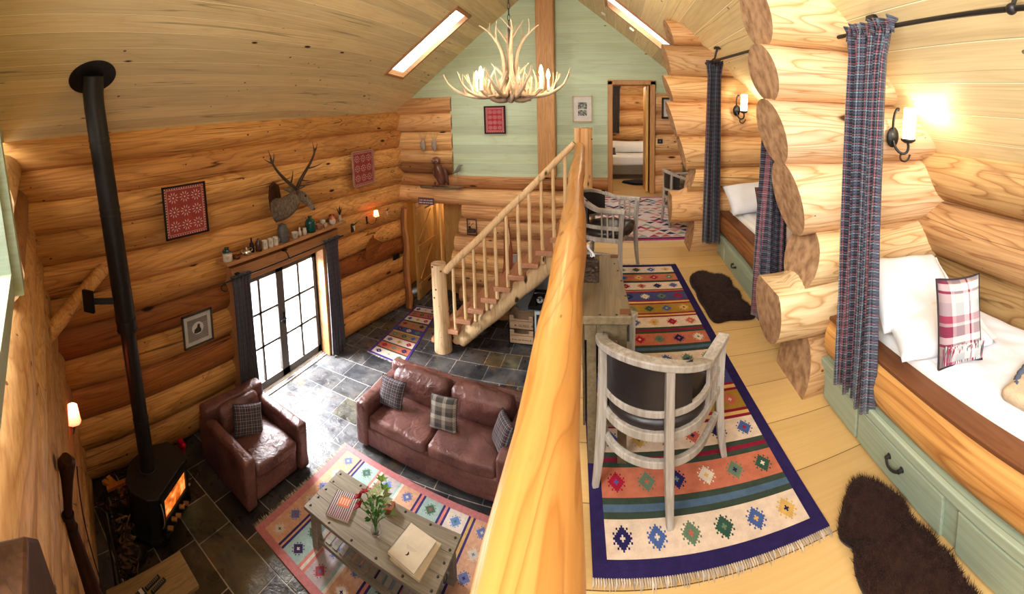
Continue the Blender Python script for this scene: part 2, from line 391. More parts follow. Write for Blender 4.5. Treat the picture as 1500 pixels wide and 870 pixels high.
M['patch'] = plaid('patchwork tweed', [(0, (.10, .085, .075)), (.33, (.42, .36, .29)), (.66, (.06, .055, .055))], [(0, (.45, .4, .33)), (.33, (.08, .07, .065)), (.66, (.2, .16, .13))], 7, 7, thread=40)
M['flame'] = glow('glowing bulb', (1, .66, .3), 60); n = NT('lit red fabric shade'); n.fin((.75, .10, .08), .9, .1); tr_ = n.n('ShaderNodeBsdfTranslucent'); tr_.inputs[0].default_value = (.9, .25, .2, 1); ms_ = n.n('ShaderNodeMixShader'); ms_.inputs[0].default_value = .45
n.t.links.new(n.b.outputs[0], ms_.inputs[1]); n.t.links.new(tr_.outputs[0], ms_.inputs[2]); n.t.links.new(ms_.outputs[0], n.out.inputs[0]); n.b.inputs['Emission Color'].default_value = (.9, .2, .15, 1); n.b.inputs['Emission Strength'].default_value = .35; M['shade'] = n.m
M['spot'] = glow('lit spotlight lens', (1, .85, .5), 2.5); M['candle'] = glow('lit glass cylinder', (1, .93, .8), 2.6)
M['fire'] = glow('fire behind glass', (1, .23, .04), .9); M['wick'] = glow('lit bulb', (1, .7, .4), 25)
n = NT('clear glass'); n.fin((1, 1, 1), .02, .5); n.b.inputs['Transmission Weight'].default_value = 1; n.b.inputs['IOR'].default_value = 1.1; n.b.inputs['Alpha'].default_value = .35; M['glass'] = n.m
M['fur'] = painted('dark sheepskin', .9, .12, noise_amt=.5, nscale=30, sheen=.1)
M['antler'] = painted('pale antler', .5, .35, noise_amt=.35, nscale=14)
M['snow'] = glow('sunlit paving', (.9, .92, .95), 1.3)
M['skyglow'] = glow('bright sky behind skylight', (1, .95, .93), 1.2)
# ------------------------------------------------------------------ the place
CZ, MZ, YG = 4.45, 2.75, 7.45          # eye height, mezzanine floor, far gable
RIDX, RIDZ = -1.2, 6.9
def xl(y): return -4.65 + (.43*((y-4.3)/3.2)**2 if y > 4.3 else 0)     # inner face of the left log wall
def xm(y): return -.065-.072*y                                          # edge of the mezzanine
def zl(x, y): a = xl(y); return lerp(4.45, RIDZ, (x-a)/(RIDX-a))        # left roof slope
def zr(x):
    return lerp(RIDZ, 5.17, (x-RIDX)/(.9-RIDX)) if x < .9 else lerp(5.17, 4.27, (x-.9)/.9)
def log(mb, pts, r, seed, tone=None, rz=None, capcol=(1, 1, 1), cuts=.28, n=18, wob=.012):
    """one log lying along a path, its section slightly oval and its girth wandering"""
    pts = [Vector(p) for p in pts]; L = sum((pts[i+1]-pts[i]).length for i in range(len(pts)-1)); out = []
    m = max(2, int(L/cuts))
    acc = [0]
    for i in range(len(pts)-1): acc.append(acc[-1]+(pts[i+1]-pts[i]).length)
    for k in range(m+1):
        d = L*k/m; i = 0
        while i < len(acc)-2 and acc[i+1] < d: i += 1
        out.append(pts[i].lerp(pts[i+1], (d-acc[i])/max(1e-6, acc[i+1]-acc[i])))
    rz = rz or r
    rr = []
    for k in range(m+1):
        w = 1+wob*4*noise.noise(Vector((seed*3.1, k*.35, 1)))
        rr.append((r*w, rz*w))
        out[k] = out[k]+Vector((0, 0, wob*1.0*noise.noise(Vector((seed*5.7, k*.3, 7)))))
    mb.tube(out, rr, n, True, 0, tone or (1, 1, 1), 1, (0, 0, 1), capcol=capcol)
def tn(seed, dark=False):
    random.seed(seed*77+5)
    if dark: a = random.uniform(.38, .55); return (a, a*.82, a*.72)
    a = random.uniform(.84, 1.12); return (a, a*random.uniform(.94, 1.02), a*random.uniform(.9, 1.02))

# left wall, with the glazed doors cut out
mb = MB(); RH = .4045
for i in range(11):
    zc = .2+RH*i
    ys = [.2+.5*k for k in range(15)]+[7.62]
    def pth(a, b): return [(xl(y)-.15, y, zc) for y in [a]+[y for y in ys if a+.05 < y < b-.05]+[b]]
    t = tn(i+1, i in (2, 4)); r = .18
    if i in (2,): t = (.62, .46, .38)
    if i == 4: t = (.5, .36, .29)
    if zc-.1 < 2.02:
        log(mb, pth(.1, 3.42), r, i, t, .232); log(mb, pth(5.2, 7.62), r, i+40, (.42, .26, .2) if i == 3 else (1.05, .98, .9), .232)
    else: log(mb, pth(.1, 7.62), r, i, t, .232)
struct(mb.build('wall_left', [M['logY'], M['end']]))
# saw-toothed bark patch on the left wall
mb = MB()
pp = []
for k in range(36):
    a = 2*PI*k/36; rr = 1+.07*(k % 2)
    y = 6.55+.30*math.cos(a)*rr; z = 1.66+.22*math.sin(a)*rr+.28*math.cos(a)*.3
    pp.append((xl(6.55)+.045-.3*(z-1.66)**2, y, z))
cc = (xl(6.55)+.06, 6.55, 1.66)
mb.add(pp+[cc], [(k, (k+1) % 36, 36) for k in range(36)], 0, False, (.45, .3, .24)); struct(mb.build('trim_1', [M['logY']]))

# near gable wall: logs run from the corner towards the viewer
def ynw(x, z): a = lerp(1.14, .66, z/4.45); return a-(a+.12)/4.66*(x+4.66)
mb = MB()
for i in range(11):
    zc = .02+RH*i; x1 = 2.2
    if zc < 2.5: x1 = -.1
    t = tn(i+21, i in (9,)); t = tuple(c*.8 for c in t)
    if zc > 3.42: x1 = -2.35+.1*math.sin(i*2.2)      # cut short beside the window
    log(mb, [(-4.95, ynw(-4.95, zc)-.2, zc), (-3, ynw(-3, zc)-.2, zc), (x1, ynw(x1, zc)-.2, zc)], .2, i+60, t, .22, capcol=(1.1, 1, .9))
struct(mb.build('wall_near', [M['logX'], M['end']]))
# near gable above the logs: green boards and a big green framed window
def nw(x, z, d=0): return Vector((x, ynw(x, z)+d, z))
mb = MB()
mb.add([nw(-4.9, 4.42, -.12), nw(-2.1, 4.42, -.12), nw(-2.1, 6.4, -.12), nw(-4.9, 4.5, -.12)], [(0, 1, 2, 3)])
struct(mb.build('wall_near_gable', [M['green']]))
mb = MB()
wx0, wx1, wz0, wz1 = -2.0, 1.9, 3.68, 5.6
def fr(x0, z0, x1, z1, d0, d1):
    P = [nw(x0, z0, d0), nw(x1, z0, d0), nw(x1, z1, d0), nw(x0, z1, d0), nw(x0, z0, d1), nw(x1, z0, d1), nw(x1, z1, d1), nw(x0, z1, d1)]
    mb.add(P, [(0, 1, 2, 3), (4, 7, 6, 5), (0, 4, 5, 1), (1, 5, 6, 2), (2, 6, 7, 3), (3, 7, 4, 0)])
fr(wx0, wz0, wx0+.12, wz1, -.16, .01); fr(wx0, wz0, -.75, wz0+.09, -.16, -.035); fr(wx0+.12, wz0+.09, wx0+.17, wz1, -.13, -.03)
fr(wx0+.12, wz0+.09, -1.0, wz0+.13, -.13, -.03)
w1 = struct(mb.build('window_1', [M['greenp']]))
mb = MB(); mb.add([nw(wx0+.1, wz0+.05, -.1), nw(-.6, wz0+.05, -.1), nw(-.6, wz1, -.1), nw(wx0+.1, wz1, -.1)], [(0, 1, 2, 3)])
mb.build('window_pane', [M['glass']], w1)

# far gable: logs below, short logs at the corner, green boards above
mb = MB(); G = YG+.19
rows = [.03, .42, .80, 1.18, 1.55, 1.93, 2.31]
for i, zc in enumerate(rows):
    t = tn(i+90); xs = -3.05+.13*math.sin(i*.9+2.2)
    log(mb, [(xs, G, zc), (1.0, G, zc), (2.3, G, zc)], .2, i+90, t, .212, capcol=(1.05, .95, .85))
log(mb, [(-4.6, G-.05, 2.62), (-3, G-.03, 2.60), (-1, G, 2.58), (.2, G, 2.55), (2.3, G, 2.5)], .25, 111, tn(98), .2, wob=.02)
log(mb, [(-4.6, G, 2.93), (-.13, G, 2.93)], .19, 112, (.72, .6, .52), .16)
for i, (zc, h) in enumerate([(3.2, .15), (3.44, .17), (3.78, .22), (4.18, .21), (4.56, .2)]):
    log(mb, [(-4.6, G, zc), (-3.07, G, zc)], .2, i+120, tn(i+140, i == 0), h+.01)
for i, zc in enumerate([2.9, 3.3, 3.7, 4.12, 4.53]):
    log(mb, [(.72, G, zc), (2.3, G, zc)], .2, i+130, tn(i+150), .215)
struct(mb.build('wall_far', [M['logX'], M['end']]))
mb = MB()
Yp = YG+.06
def panel(x0, z0, x1, fz, n=1):
    xs = [lerp(x0, x1, k/n) for k in range(n+1)]
    vs = [(x, Yp, z0) for x in xs]+[(x, Yp, fz(x)) for x in xs]
    mb.add(vs, [(k, k+1, n+2+k, n+1+k) for k in range(n)])
top = lambda x: (zl(x, YG) if x < RIDX else zr(x))+.05
panel(-3.1, 3.05, RIDX, top, 2); panel(RIDX, 3.05, -.1, top, 2); panel(.66, 4.7, .95, top); panel(.95, 4.7, 1.9, top)
panel(-.1, 4.9, .66, top); panel(-4.3, 4.7, -3.1, lambda x: top(x))
struct(mb.build('wall_far_panelling', [M['green']]))
# door frame on the mezzanine
mb = MB()
for x0, x1 in ((-.13, -.045), (.62, .71)): mb.box(x0, YG-.03, MZ, x1, YG+.45, 4.93)
mb.box(-.13, YG-.03, 4.86, .71, YG+.45, 4.95)
for o in (struct(mb.build('door_1', [M['trimw']], bevel=.006)),):
    m2 = MB(); m2.box(.55, YG+.05, MZ+.02, .595, YG+.75, 4.84); m2.build('door_leaf', [M['pine']], o)
mb = MB(); mb.box(-1.37, YG-.16, 3.08, -1.05, YG+.02, 6.9)
o = mb.build('king_post', [M['trimw']], bevel=.02); tag(o, 'square honey timber post rising to the ridge against the green gable', 'post')

# ceiling
def ceil(name, xs, fz, ylo, yhi, hole=None):
    mb = MB(); ys = sorted(set([ylo+(yhi-ylo)*k/8 for k in range(9)]+([hole[2], hole[3]] if hole else [])))
    xs = sorted(set(xs+([hole[0], hole[1]] if hole else [])))
    for i in range(len(xs)-1):
        for j in range(len(ys)-1):
            if hole and hole[0]-1e-6 <= xs[i] < hole[1]-1e-6 and hole[2]-1e-6 <= ys[j] < hole[3]-1e-6: continue
            P = []
            for a, b in ((xs[i], ys[j]), (xs[i+1], ys[j]), (xs[i+1], ys[j+1]), (xs[i], ys[j+1])):
                P.append((a, b, fz(a, b)))
            mb.add(P, [(0, 1, 2, 3)])
    return struct(mb.build(name, [M['ceil']]))
SL = (-3.56, -2.32, 6.02, 6.55); SR = (-.1, .80, 5.45, 6.1)
ceil('ceiling', [-4.95+.0, -4.6, -4.2, -3, -2, RIDX], lambda x, y: zl(x, min(y, YG)), -.6, 7.7, SL)
ceil('ceiling_right', [RIDX, -.5, .3, .9, 1.4, 2.1], lambda x, y: zr(x), -.6, 7.7, SR)
for k, (S, fz) in enumerate(((SL, lambda x, y: zl(x, y)), (SR, lambda x, y: zr(x)))):
    mb = MB(); t = .045
    def slab(x0, x1, y0, y1, lo=-.025, hi=.07):
        P = [(a, b, fz(a, b)+c) for c in (lo, hi) for a, b in ((x0, y0), (x1, y0), (x1, y1), (x0, y1))]
        mb.add(P, [(3, 2, 1, 0), (4, 5, 6, 7), (0, 1, 5, 4), (1, 2, 6, 5), (2, 3, 7, 6), (3, 0, 4, 7)])
    slab(S[0]-t, S[1]+t, S[2]-t, S[2]); slab(S[0]-t, S[1]+t, S[3], S[3]+t); slab(S[0]-t, S[0], S[2], S[3]); slab(S[1], S[1]+t, S[2], S[3])
    w = struct(mb.build('window_%d' % (k+2), [M['oak']]))
    m2 = MB(); m2.add([(a, b, fz(a, b)+.05) for a, b in ((S[0], S[2]), (S[1], S[2]), (S[1], S[3]), (S[0], S[3]))], [(0, 1, 2, 3)])
    m2.build('window_pane', [M['glass']], w)

# ground floor: slate in rows
mb = MB(); random.seed(3); y = -.2
mb.box(-4.9, -.3, -.1, 2.4, 10.3, -.003, 0, (5, 4.6, 4.2))
row = 0; yy = [.30+.38*k for k in range(-1, 27)]
for k in range(len(yy)-1):
    x = -4.9-random.random()*.5
    while x < 2.3:
        w = random.choice([.28, .42, .55, .55, .7]); a = random.uniform(.65, 1.25); g = random.random()
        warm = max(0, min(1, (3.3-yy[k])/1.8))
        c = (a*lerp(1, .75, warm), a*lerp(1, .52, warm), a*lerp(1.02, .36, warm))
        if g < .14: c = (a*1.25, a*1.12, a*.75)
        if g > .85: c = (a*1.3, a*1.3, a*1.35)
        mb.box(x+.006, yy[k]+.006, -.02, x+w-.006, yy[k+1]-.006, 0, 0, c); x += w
struct(mb.build('floor', [M['slate']]))
# mezzanine floor
mb = MB()
P = [(xm(-.4), -.4), (2.1, -.4), (2.1, 9.9), (xm(7.45), 9.9), (xm(7.45), 6.2), (xm(6.2), 6.2)]
P = [(xm(-.4)-.03, -.4), (2.1, -.4), (2.1, 9.9), (-1.2, 9.9), (-1.2, 7.62), (-.6, 7.62), (-.6, 6.2), (xm(6.2)-.03, 6.2)]
n_ = len(P); mb.add([(x, y, MZ) for x, y in P]+[(x, y, MZ-.22) for x, y in P], [tuple(range(n_)), tuple(range(n_, 2*n_))[::-1]]+[(k, n_+k, n_+(k+1) % n_, (k+1) % n_) for k in range(n_)])
struct(mb.build('floor_mezzanine', [M['floorup']]))
mb = MB()
for k in range(6): log(mb, [(xm(1.2*k+.3)-.05, 1.2*k+.3, 2.38), (2.2, 1.2*k+.3, 2.38)], .12, 300+k, tn(k+300))
struct(mb.build('ceiling_joists', [M['logX'], M['end']]))
# wall under the far alcoves closing the ground floor
mb = MB(); mb.box(2.2, -.5, -.1, 2.3, 10, 4.4, 0, (.7, .62, .5)); struct(mb.build('wall_right_backing', [M['logY']]))

# log partitions between the sleeping alcoves
def partition(name, yc, hy, rows):
    mb = MB()
    for k, (z0, z1, x0, flat) in enumerate(rows):
        zc = (z0+z1)/2; h = (z1-z0)/2*1.06
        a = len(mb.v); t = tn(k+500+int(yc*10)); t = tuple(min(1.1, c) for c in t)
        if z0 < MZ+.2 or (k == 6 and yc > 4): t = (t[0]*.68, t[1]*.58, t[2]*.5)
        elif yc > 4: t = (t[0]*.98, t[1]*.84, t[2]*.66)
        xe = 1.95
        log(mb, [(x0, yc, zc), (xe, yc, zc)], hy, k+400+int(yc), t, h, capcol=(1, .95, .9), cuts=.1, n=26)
        for i in range(a, len(mb.v)):    # slanting saw cut, and a flat seat hewn on the protruding log
            v = mb.v[i]
            if flat and v.z > z1-.075 and v.x < flat: v.z = z1-.075
            if abs(v.x-x0) < .04: v.x += (v.z-zc)/h*(-.055 if not flat else 0)*(-1 if k < 3 else 1)
    return struct(mb.build(name, [M['logP'], M['end']]))
partition('wall_partition', 2.08, .2, [(2.62, 3.06, 1.0, 0), (3.06, 3.47, .83, 1.0), (3.37, 3.72, 1.02, 0), (3.71, 4.14, .92, 0), (4.14, 4.5, .81, 0), (4.5, 4.80, .75, 0), (4.80, 5.12, .70, 0), (5.1, 5.4, .68, 0)])
partition('wall_partition.001', 4.5, .19, [(2.65, 3.1, .82, 0), (3.08, 3.5, .6, .78), (3.44, 3.74, .82, 0), (3.72, 4.12, .72, 0), (4.1, 4.5, .6, 0), (4.5, 4.8, .56, 0), (4.8, 5.15, .54, 0), (5.15, 5.42, .56, 0)])
mb = MB()
for i, zc in enumerate([2.9, 3.28, 3.66, 4.06, 4.42]):
    t = tn(i+600); t = tuple(c*(.5 if i == 1 else .9) for c in t)
    log(mb, [(2.02, -.6, zc), (2.02, 3, zc), (2.02, 7.6, zc)], .22, 600+i, t, .22)
struct(mb.build('wall_right', [M['logPY'], M['end']]))

# room seen beyond the mezzanine door, and the hallway beyond the lower opening
mb = MB()
for i in range(5): log(mb, [(-1.4, 10.1, 2.95+.4*i), (2.2, 10.1, 2.95+.4*i)], .2, 700+i, tn(700+i), .21)
mb.box(-1.4, 10.2, 4.5, 2.2, 10.25, 6, 0, (1.1, 1.1, .95)); mb.box(-1.3, 7.7, 2.75, -1.2, 10.2, 5.4, 0, (1.2, 1.2, 1)); mb.box(1.3, 7.7, 2.75, 1.4, 10.2, 5.4)
struct(mb.build('wall_bedroom', [M['logX'], M['end']]))
mb = MB(); mb.box(-1.4, 7.65, 5.3, 1.6, 10.3, 5.4); struct(mb.build('ceiling_bedroom', [M['ceil']]))
mb = MB(); mb.box(-4.9, 9.3, 0, 2.2, 9.4, 2.6, 0, (1.3, 1.3, 1.25)); mb.box(-4.75, 7.6, 0, -4.65, 9.3, 2.6); mb.box(-3.0, 7.85, 0, -2.9, 9.3, 2.6)
struct(mb.build('wall_hallway', [M['pine']]))
mb = MB(); mb.box(-4.9, 7.84, 2.5, -1, 9.4, 2.56); struct(mb.build('ceiling_hallway', [M['pine']]))
# roughly hewn jamb post in the corner beside the lower doorway
mb = MB(); pts = [(-4.16+.015*math.sin(k*1.3), 7.36+.01*math.sin(k*2.1), .23*k) for k in range(11)]
mb.tube(pts, [(.05+.008*math.sin(k*1.9), .07) for k in range(11)], 10, True, 0, (.55, .42, .36), up=(0, 1, 0))
pts = [(p[0]+.06, p[1]-.01, p[2]) for p in pts]
mb.tube(pts, [(.04+.008*math.sin(k*2.7), .05) for k in range(11)], 10, True, 0, (1.0, .85, .7), up=(0, 1, 0))
struct(mb.build('door_jamb', [M['trimw']]))
mb = MB()
mb.box(-4.14, 7.74, .0, -4.09, 8.62, 2.32)
for k in range(5): mb.box(-4.088, 7.75+.175*k, .02, -4.082, 7.915+.175*k, 2.3, 0, (1.08-.06*(k % 2),)*3)
d2 = struct(mb.build('door_2', [M['pine']]))
mb = MB()
for z in (.25, 1.15, 2.05): mb.box(-4.08, 7.76, z, -4.05, 8.6, z+.16, 0, (1.1, 1.05, 1))
for z in (.41, 1.31): mb.bar((-4.062, 7.85, z+.05), (-4.062, 8.5, z+.7), .14, .026, (1, 0, 0), 0, (1, .95, .9))
mb.build('ledge_and_brace', [M['pine']], d2)
mb = MB()
for z in (.33, 2.13): mb.box(-4.048, 8.12, z-.02, -4.042, 8.62, z+.02, 0, (.02, .02, .02))
mb.build('strap_hinge', [M['iron']], d2)
mb = MB(); mb.box(-4.13, 8.62, 0, -4.0, 8.76, 2.4); mb.box(-3.98, 8.8, 0, -3.93, 8.95, 2.4, 0, (1.1, 1, .9)); struct(mb.build('trim_2', [M['pine']]))
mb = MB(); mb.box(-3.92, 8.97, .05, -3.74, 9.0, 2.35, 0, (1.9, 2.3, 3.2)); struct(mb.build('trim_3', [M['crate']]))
mb = MB()
for k in range(6): mb.box(-3.72+.12*k, 8.4-.05*k, .02, -3.605+.12*k, 8.44-.05*k, 2.3, 0, (.95-.05*(k % 2),)*3)
struct(mb.build('door_3', [M['pine']]))

# glazed double doors
mb = MB(); XD = -4.72
mb.box(XD-.06, 3.40, 0, XD+.05, 3.47, 2.03); mb.box(XD-.06, 5.17, 0, XD+.05, 5.25, 2.03); mb.box(XD-.06, 3.40, 1.95, XD+.05, 5.25, 2.03); mb.box(XD-.06, 3.4, 0, XD+.05, 5.25, .04)
d4 = struct(mb.build('door_4', [M['paint']]))
GY = (.115, .105, .095)
for v in range(len(mb.v)): pass
def leaf(y0, y1, nm):
    mb = MB(); s = .075
    mb.box(XD-.03, y0, .05, XD+.03, y0+s, 1.94, 0, GY); mb.box(XD-.03, y1-s, .05, XD+.03, y1, 1.94, 0, GY)
    mb.box(XD-.03, y0, .05, XD+.03, y1, .17, 0, GY); mb.box(XD-.03, y0, 1.87, XD+.03, y1, 1.94, 0, GY)
    ym = (y0+y1)/2; mb.box(XD-.01, ym-.02, .1, XD+.02, ym+.02, 1.9, 0, GY)
    for z in (.74, 1.31): mb.box(XD-.01, y0+s, z-.02, XD+.02, y1-s, z+.02, 0, GY)
    l = mb.build('door_leaf', [M['paint']], d4)
    m2 = MB(); m2.add([(XD-.005, y0+s, .17), (XD-.005, y1-s, .17), (XD-.005, y1-s, 1.87), (XD-.005, y0+s, 1.87)], [(0, 1, 2, 3)]); m2.build('glass_pane', [M['glass']], l)
    return l
leaf(3.47, 4.32, 0); l = leaf(4.32, 5.17, 1)
m2 = MB(); m2.box(XD+.03, 4.335, .95, XD+.045, 4.375, 1.15, 0, (.02,)*3); m2.cyl((XD+.04, 4.355, 1.05), (XD+.09, 4.355, 1.05), .01, n=8, col=(.02,)*3); m2.cyl((XD+.085, 4.36, 1.05), (XD+.085, 4.24, 1.05), .01, n=8, col=(.02,)*3)
m2.build('handle', [M['iron']], l)
mb = MB(); mb.box(-4.69, 3.4, -.0, -4.58, 5.27, .022, 0, (.75, .72, .68)); mb.box(-4.62, 3.4, .022, -4.6, 5.27, .03, 0, (.1, .1, .1)); struct(mb.build('trim_4', [M['paint']]))
mb = MB()
mb.box(-4.76, 3.28, 2.03, -4.5, 5.62, 2.29); mb.box(-4.76, 5.17, 0, -4.5, 5.27, 2.05); mb.box(-4.76, 3.3, 0, -4.5, 3.42, 2.05)
struct(mb.build('trim_5', [M['oak']], bevel=.008))
# outdoors
mb = MB(); mb.box(-16, -6, -.12, -4.95, 16, -.05, 0, (.85, .86, .9)); struct(mb.build('ground_outside', [M['paint']]))
# ------------------------------------------------------------------ handrail and staircase
def knots_on(mb, pts, r, seed, k=5, col=(.30, .15, .07)):
    random.seed(seed)
    for _ in range(k):
        t = random.random(); i = min(int(t*(len(pts)-1)), len(pts)-2); p = Vector(pts[i]).lerp(Vector(pts[i+1]), t*(len(pts)-1)-i)
        a = random.uniform(0, 2*PI); d = (Vector(pts[-1])-Vector(pts[0])).normalized(); u = d.orthogonal().normalized(); s = d.cross(u)
        q = p+(u*math.cos(a)+s*math.sin(a))*(r*.97); e = r*.14
        mb.sph(q, e, e, e, 7, 5, 0, col)
T = thing('log_handrail', 'thick varnished log handrail running along the mezzanine edge', 'handrail', (xm(6.2), 6.2, MZ))
mb = MB(); pts = [(xm(y)-.012-.005*math.sin(y*2.2), y, 3.735-.004*math.cos(y*3)+(.09*max(0, (y-2.5)/3.7))) for y in [-.35+.22*k for k in range(30)]]
rr = [.070+.006*math.sin(k*.7)-.0+.004*math.sin(k*2.1) for k in range(30)]
rr = [r+.004*max(0, 1-k/8) for k, r in enumerate(rr)]
mb.tube(pts, rr, 26, True, 0, (1, 1, 1), 1)
mb.build('rail', [M['rail'], M['end']], T, off=T.location)
for k, y in enumerate([.6, 1.15, 1.7, 2.25, 2.8, 3.35, 3.9, 4.45, 5.0, 5.55]):
    mb = MB(); mb.tube([(xm(y)-.065, y, MZ-.02), (xm(y)-.05, y, 3.2), (xm(y)-.025, y, 3.7)], [.03, .027, .025], 10); mb.build('baluster', [M['rail']], T, off=T.location)
mb = MB(); mb.tube([(-.44, 6.32, MZ-.55), (-.44, 6.32, 3.4), (-.435, 6.32, 4.10)], [.098, .094, .09], 20, True, 0, (1.05, .85, .65), 1); knots_on(mb, [(-.44, 6.32, 3), (-.43, 6.32, 4)], .09, 4, 4)
mb.build('post', [M['logZ'], M['end']], T, off=T.location)
mb = MB(); mb.tube([(-.575, 6.36, MZ-.5), (-.575, 6.36, 4.10)], [.052, .05], 14, True, 0, (1.1, .95, .8), 1); mb.build('post', [M['logZ'], M['end']], T, off=T.location)

T = thing('log_staircase', 'rustic log staircase with open side climbing to the mezzanine', 'staircase', (-2.85, 6.3, 0)); O = T.location
def sx(z): return -2.60+(z-.55)/1.0
for yy, nm in ((6.33, 0), (7.18, 1)):
    mb = MB(); pts = [(-2.62+2.15*k/10, yy, .16+2.2*k/10+.012*math.sin(k*1.7)) for k in range(11)]
    mb.tube(pts, [(.085, .15+.008*math.sin(k*2.3)) for k in range(11)], 14, True, 0, (1.0, .98, .92), 1, up=(0, 0, 1)); mb.build('stringer', [M['logZ'], M['end']], T, off=O)
for k in range(1, 12):
    z = .229*k; x = sx(z)
    mb = MB(); mb.box(x-.13, 6.13, z-.085, x+.14, 7.2, z, 0, (1, 1, 1)); mb.build('tread', [M['tread']], T, off=O, bevel=.008)
    mb = MB(); mb.box(x+.085, 6.26, z-.28, x+.115, 7.18, z-.055, 0, (.9, .8, .75)); mb.build('riser', [M['tread']], T, off=O)
mb = MB(); pts = [(-2.86, 6.2, 0), (-2.865, 6.2, .5), (-2.88, 6.2, 1.0), (-2.885, 6.2, 1.5), (-2.885, 6.2, 1.66)]
mb.tube(pts, [.155, .135, .13, .125, .128], 22, True, 0, (1, 1, 1), 1, capcol=(1.5, 1.6, 1.7)); knots_on(mb, pts, .13, 2, 16)
mb.build('newel_post', [M['logZ'], M['end']], T, off=O)
mb = MB(); pts = [(-2.76+2.16*k/8, 6.2, 1.53+2.33*k/8+.01*math.sin(k*2)) for k in range(9)]
mb.tube(pts, [.066-.002*k for k in range(9)], 16, True, 0, (1.05, 1, .92), 1); knots_on(mb, pts, .06, 8, 8); mb.build('rail', [M['logZ'], M['end']], T, off=O)
def railz(x): return 1.5+2.33*(x+2.76)/2.16
for k in range(11):
    x = -2.62+.187*k; z0 = .229*max(1, int((x+3.28)/.229)+0); z0 = max(.229, (x+2.60)+.55-.14)
    z0 = .229*math.floor(z0/.229+.6)
    mb = MB(); a = .012*math.sin(k*2.4)
    pts = [(x+.01+a, 6.19, z0-.01), (x-.004, 6.19, (z0+railz(x))/2), (x+a*.3, 6.195, railz(x)-.02)]
    mb.tube(bez(pts, 5), [.033, .031, .029, .028, .027, .025], 10, True, 0, (1.05, 1.02, .95)); knots_on(mb, pts, .026, 30+k, 6); mb.build('baluster', [M['logZ']], T, off=O)
for p in ((-2.68, 6.36, .1, .22), (-2.99, 6.62, .02, .12)):
    mb = MB(); mb.cyl((p[0], p[1], p[2]), (p[0]+.05, p[1], p[3]), .075, .07, 14, 0, (1.1, .95, .8), 1); mb.build('bottom_step_end', [M['logZ'], M['end']], T, off=O)

# skinned, forked branch leaning behind the balusters
T = thing('driftwood_branch', 'smooth reddish bare branch standing upright behind the stair balusters', 'branch', (-1.85, 6.85, 1.145)); O = T.location
mb = MB(); mb.tube(bez([(-1.92, 6.9, 1.15), (-1.86, 6.9, 1.6), (-1.92, 6.9, 2.1), (-1.87, 6.9, 2.45)], 9), [(.055, .06), (.06, .065), (.052, .055), (.045, .05), (.04, .045), (.036, .04), (.03, .03), (.024, .025), (.015, .018), (.006, .006)], 10, True, 0, (.75, .5, .42))
mb.tube(bez([(-1.88, 6.9, 1.2), (-1.72, 6.88, 1.6), (-1.86, 6.88, 2.0), (-1.82, 6.88, 2.35)], 8), [.03, .035, .032, .03, .026, .022, .018, .012, .004], 8, True, 0, (.72, .48, .4)); mb.build('stem', [M['tread']], T, off=O)
mb = MB(); mb.tube(bez([(-1.84, 6.82, 1.75), (-1.78, 6.8, 2.05), (-1.86, 6.8, 2.4)], 8), [.004, .012, .018, .02, .018, .015, .012, .008, .003], 8, True, 0, (1.7, 1.9, 2.0)); mb.build('peeled_strip', [M['crate']], T, off=O)
# ------------------------------------------------------------------ leather seating
def R4(rz): return Matrix.Rotation(rz, 4, 'Z')
T = thing('leather_sofa', 'brown leather two cushion sofa facing the coffee table', 'sofa', (-1.98, 4.24, 0), math.radians(-4.5))
L2, W = 1.0, .46   # half length, half depth
def part(nm, f, sub=0, par=None, mat='leather'):
    mb = MB(); f(mb); return mb.build(nm, [M[mat]], par or T, merge=True, subsurf=sub)
part('base', lambda m: m.rbox((0, -.03, .2), (2*L2-.30, .86, .30), .04, 5, nz=.01))
for s in (-1, 1):
    part('arm', lambda m: m.rbox((s*(L2-.09), -.02, .33), (.19, .92, .6), .055, 7, (.0, 0, .01), .012, 4, seed=s))
    part('back_cushion', lambda m: m.rbox((s*.405, .20, .60), (.80, .24, .42), .09, 9, (.0, .05, .03), .028, 5, seed=3+s, R=RX(-.16)))
    part('seat_cushion', lambda m: m.rbox((s*.405, -.12, .40), (.805, .70, .17), .055, 10, (.0, 0, .03), .022, 4.5, seed=6+s))
part('back', lambda m: m.rbox((0, .37, .42), (2*L2-.02, .17, .68), .06, 8, nz=.012))
for sx_ in (-1, 1):
    for sy_ in (-1, 1):
        mb = MB(); mb.box(sx_*.9-.03, sy_*.36-.03, 0, sx_*.9+.03, sy_*.36+.03, .07, 0, (.03, .015, .01)); mb.build('foot', [M['paint']], T)

T = thing('leather_armchair', 'worn brown leather armchair beside the glazed doors', 'armchair', (-3.80, 2.86, 0), math.radians(-4))
# faces +x
part('base', lambda m: m.rbox((.06, 0, .19), (.80, .60, .30), .04, 5, nz=.01))
for s in (-1, 1): part('arm', lambda m: m.rbox((.0, s*.375, .31), (.98, .145, .58), .035, 7, (0, .0, .015), .012, 4, seed=s+20))
part('back', lambda m: m.rbox((-.39, 0, .42), (.19, .88, .66), .05, 7, nz=.012))
part('back_cushion', lambda m: m.rbox((-.245, 0, .565), (.15, .58, .36), .06, 8, (.03, 0, .01), .016, 5, seed=31, R=RY(-.2)))
part('seat_cushion', lambda m: m.rbox((.12, 0, .375), (.74, .59, .15), .05, 9, (0, 0, .025), .014, 4, seed=33))
for sx_ in (-1, 1):
    for sy_ in (-1, 1):
        mb = MB(); mb.box(sx_*.38-.03, sy_*.3-.03, 0, sx_*.38+.03, sy_*.3+.03, .07, 0, (.03, .015, .01)); mb.build('foot', [M['paint']], T)

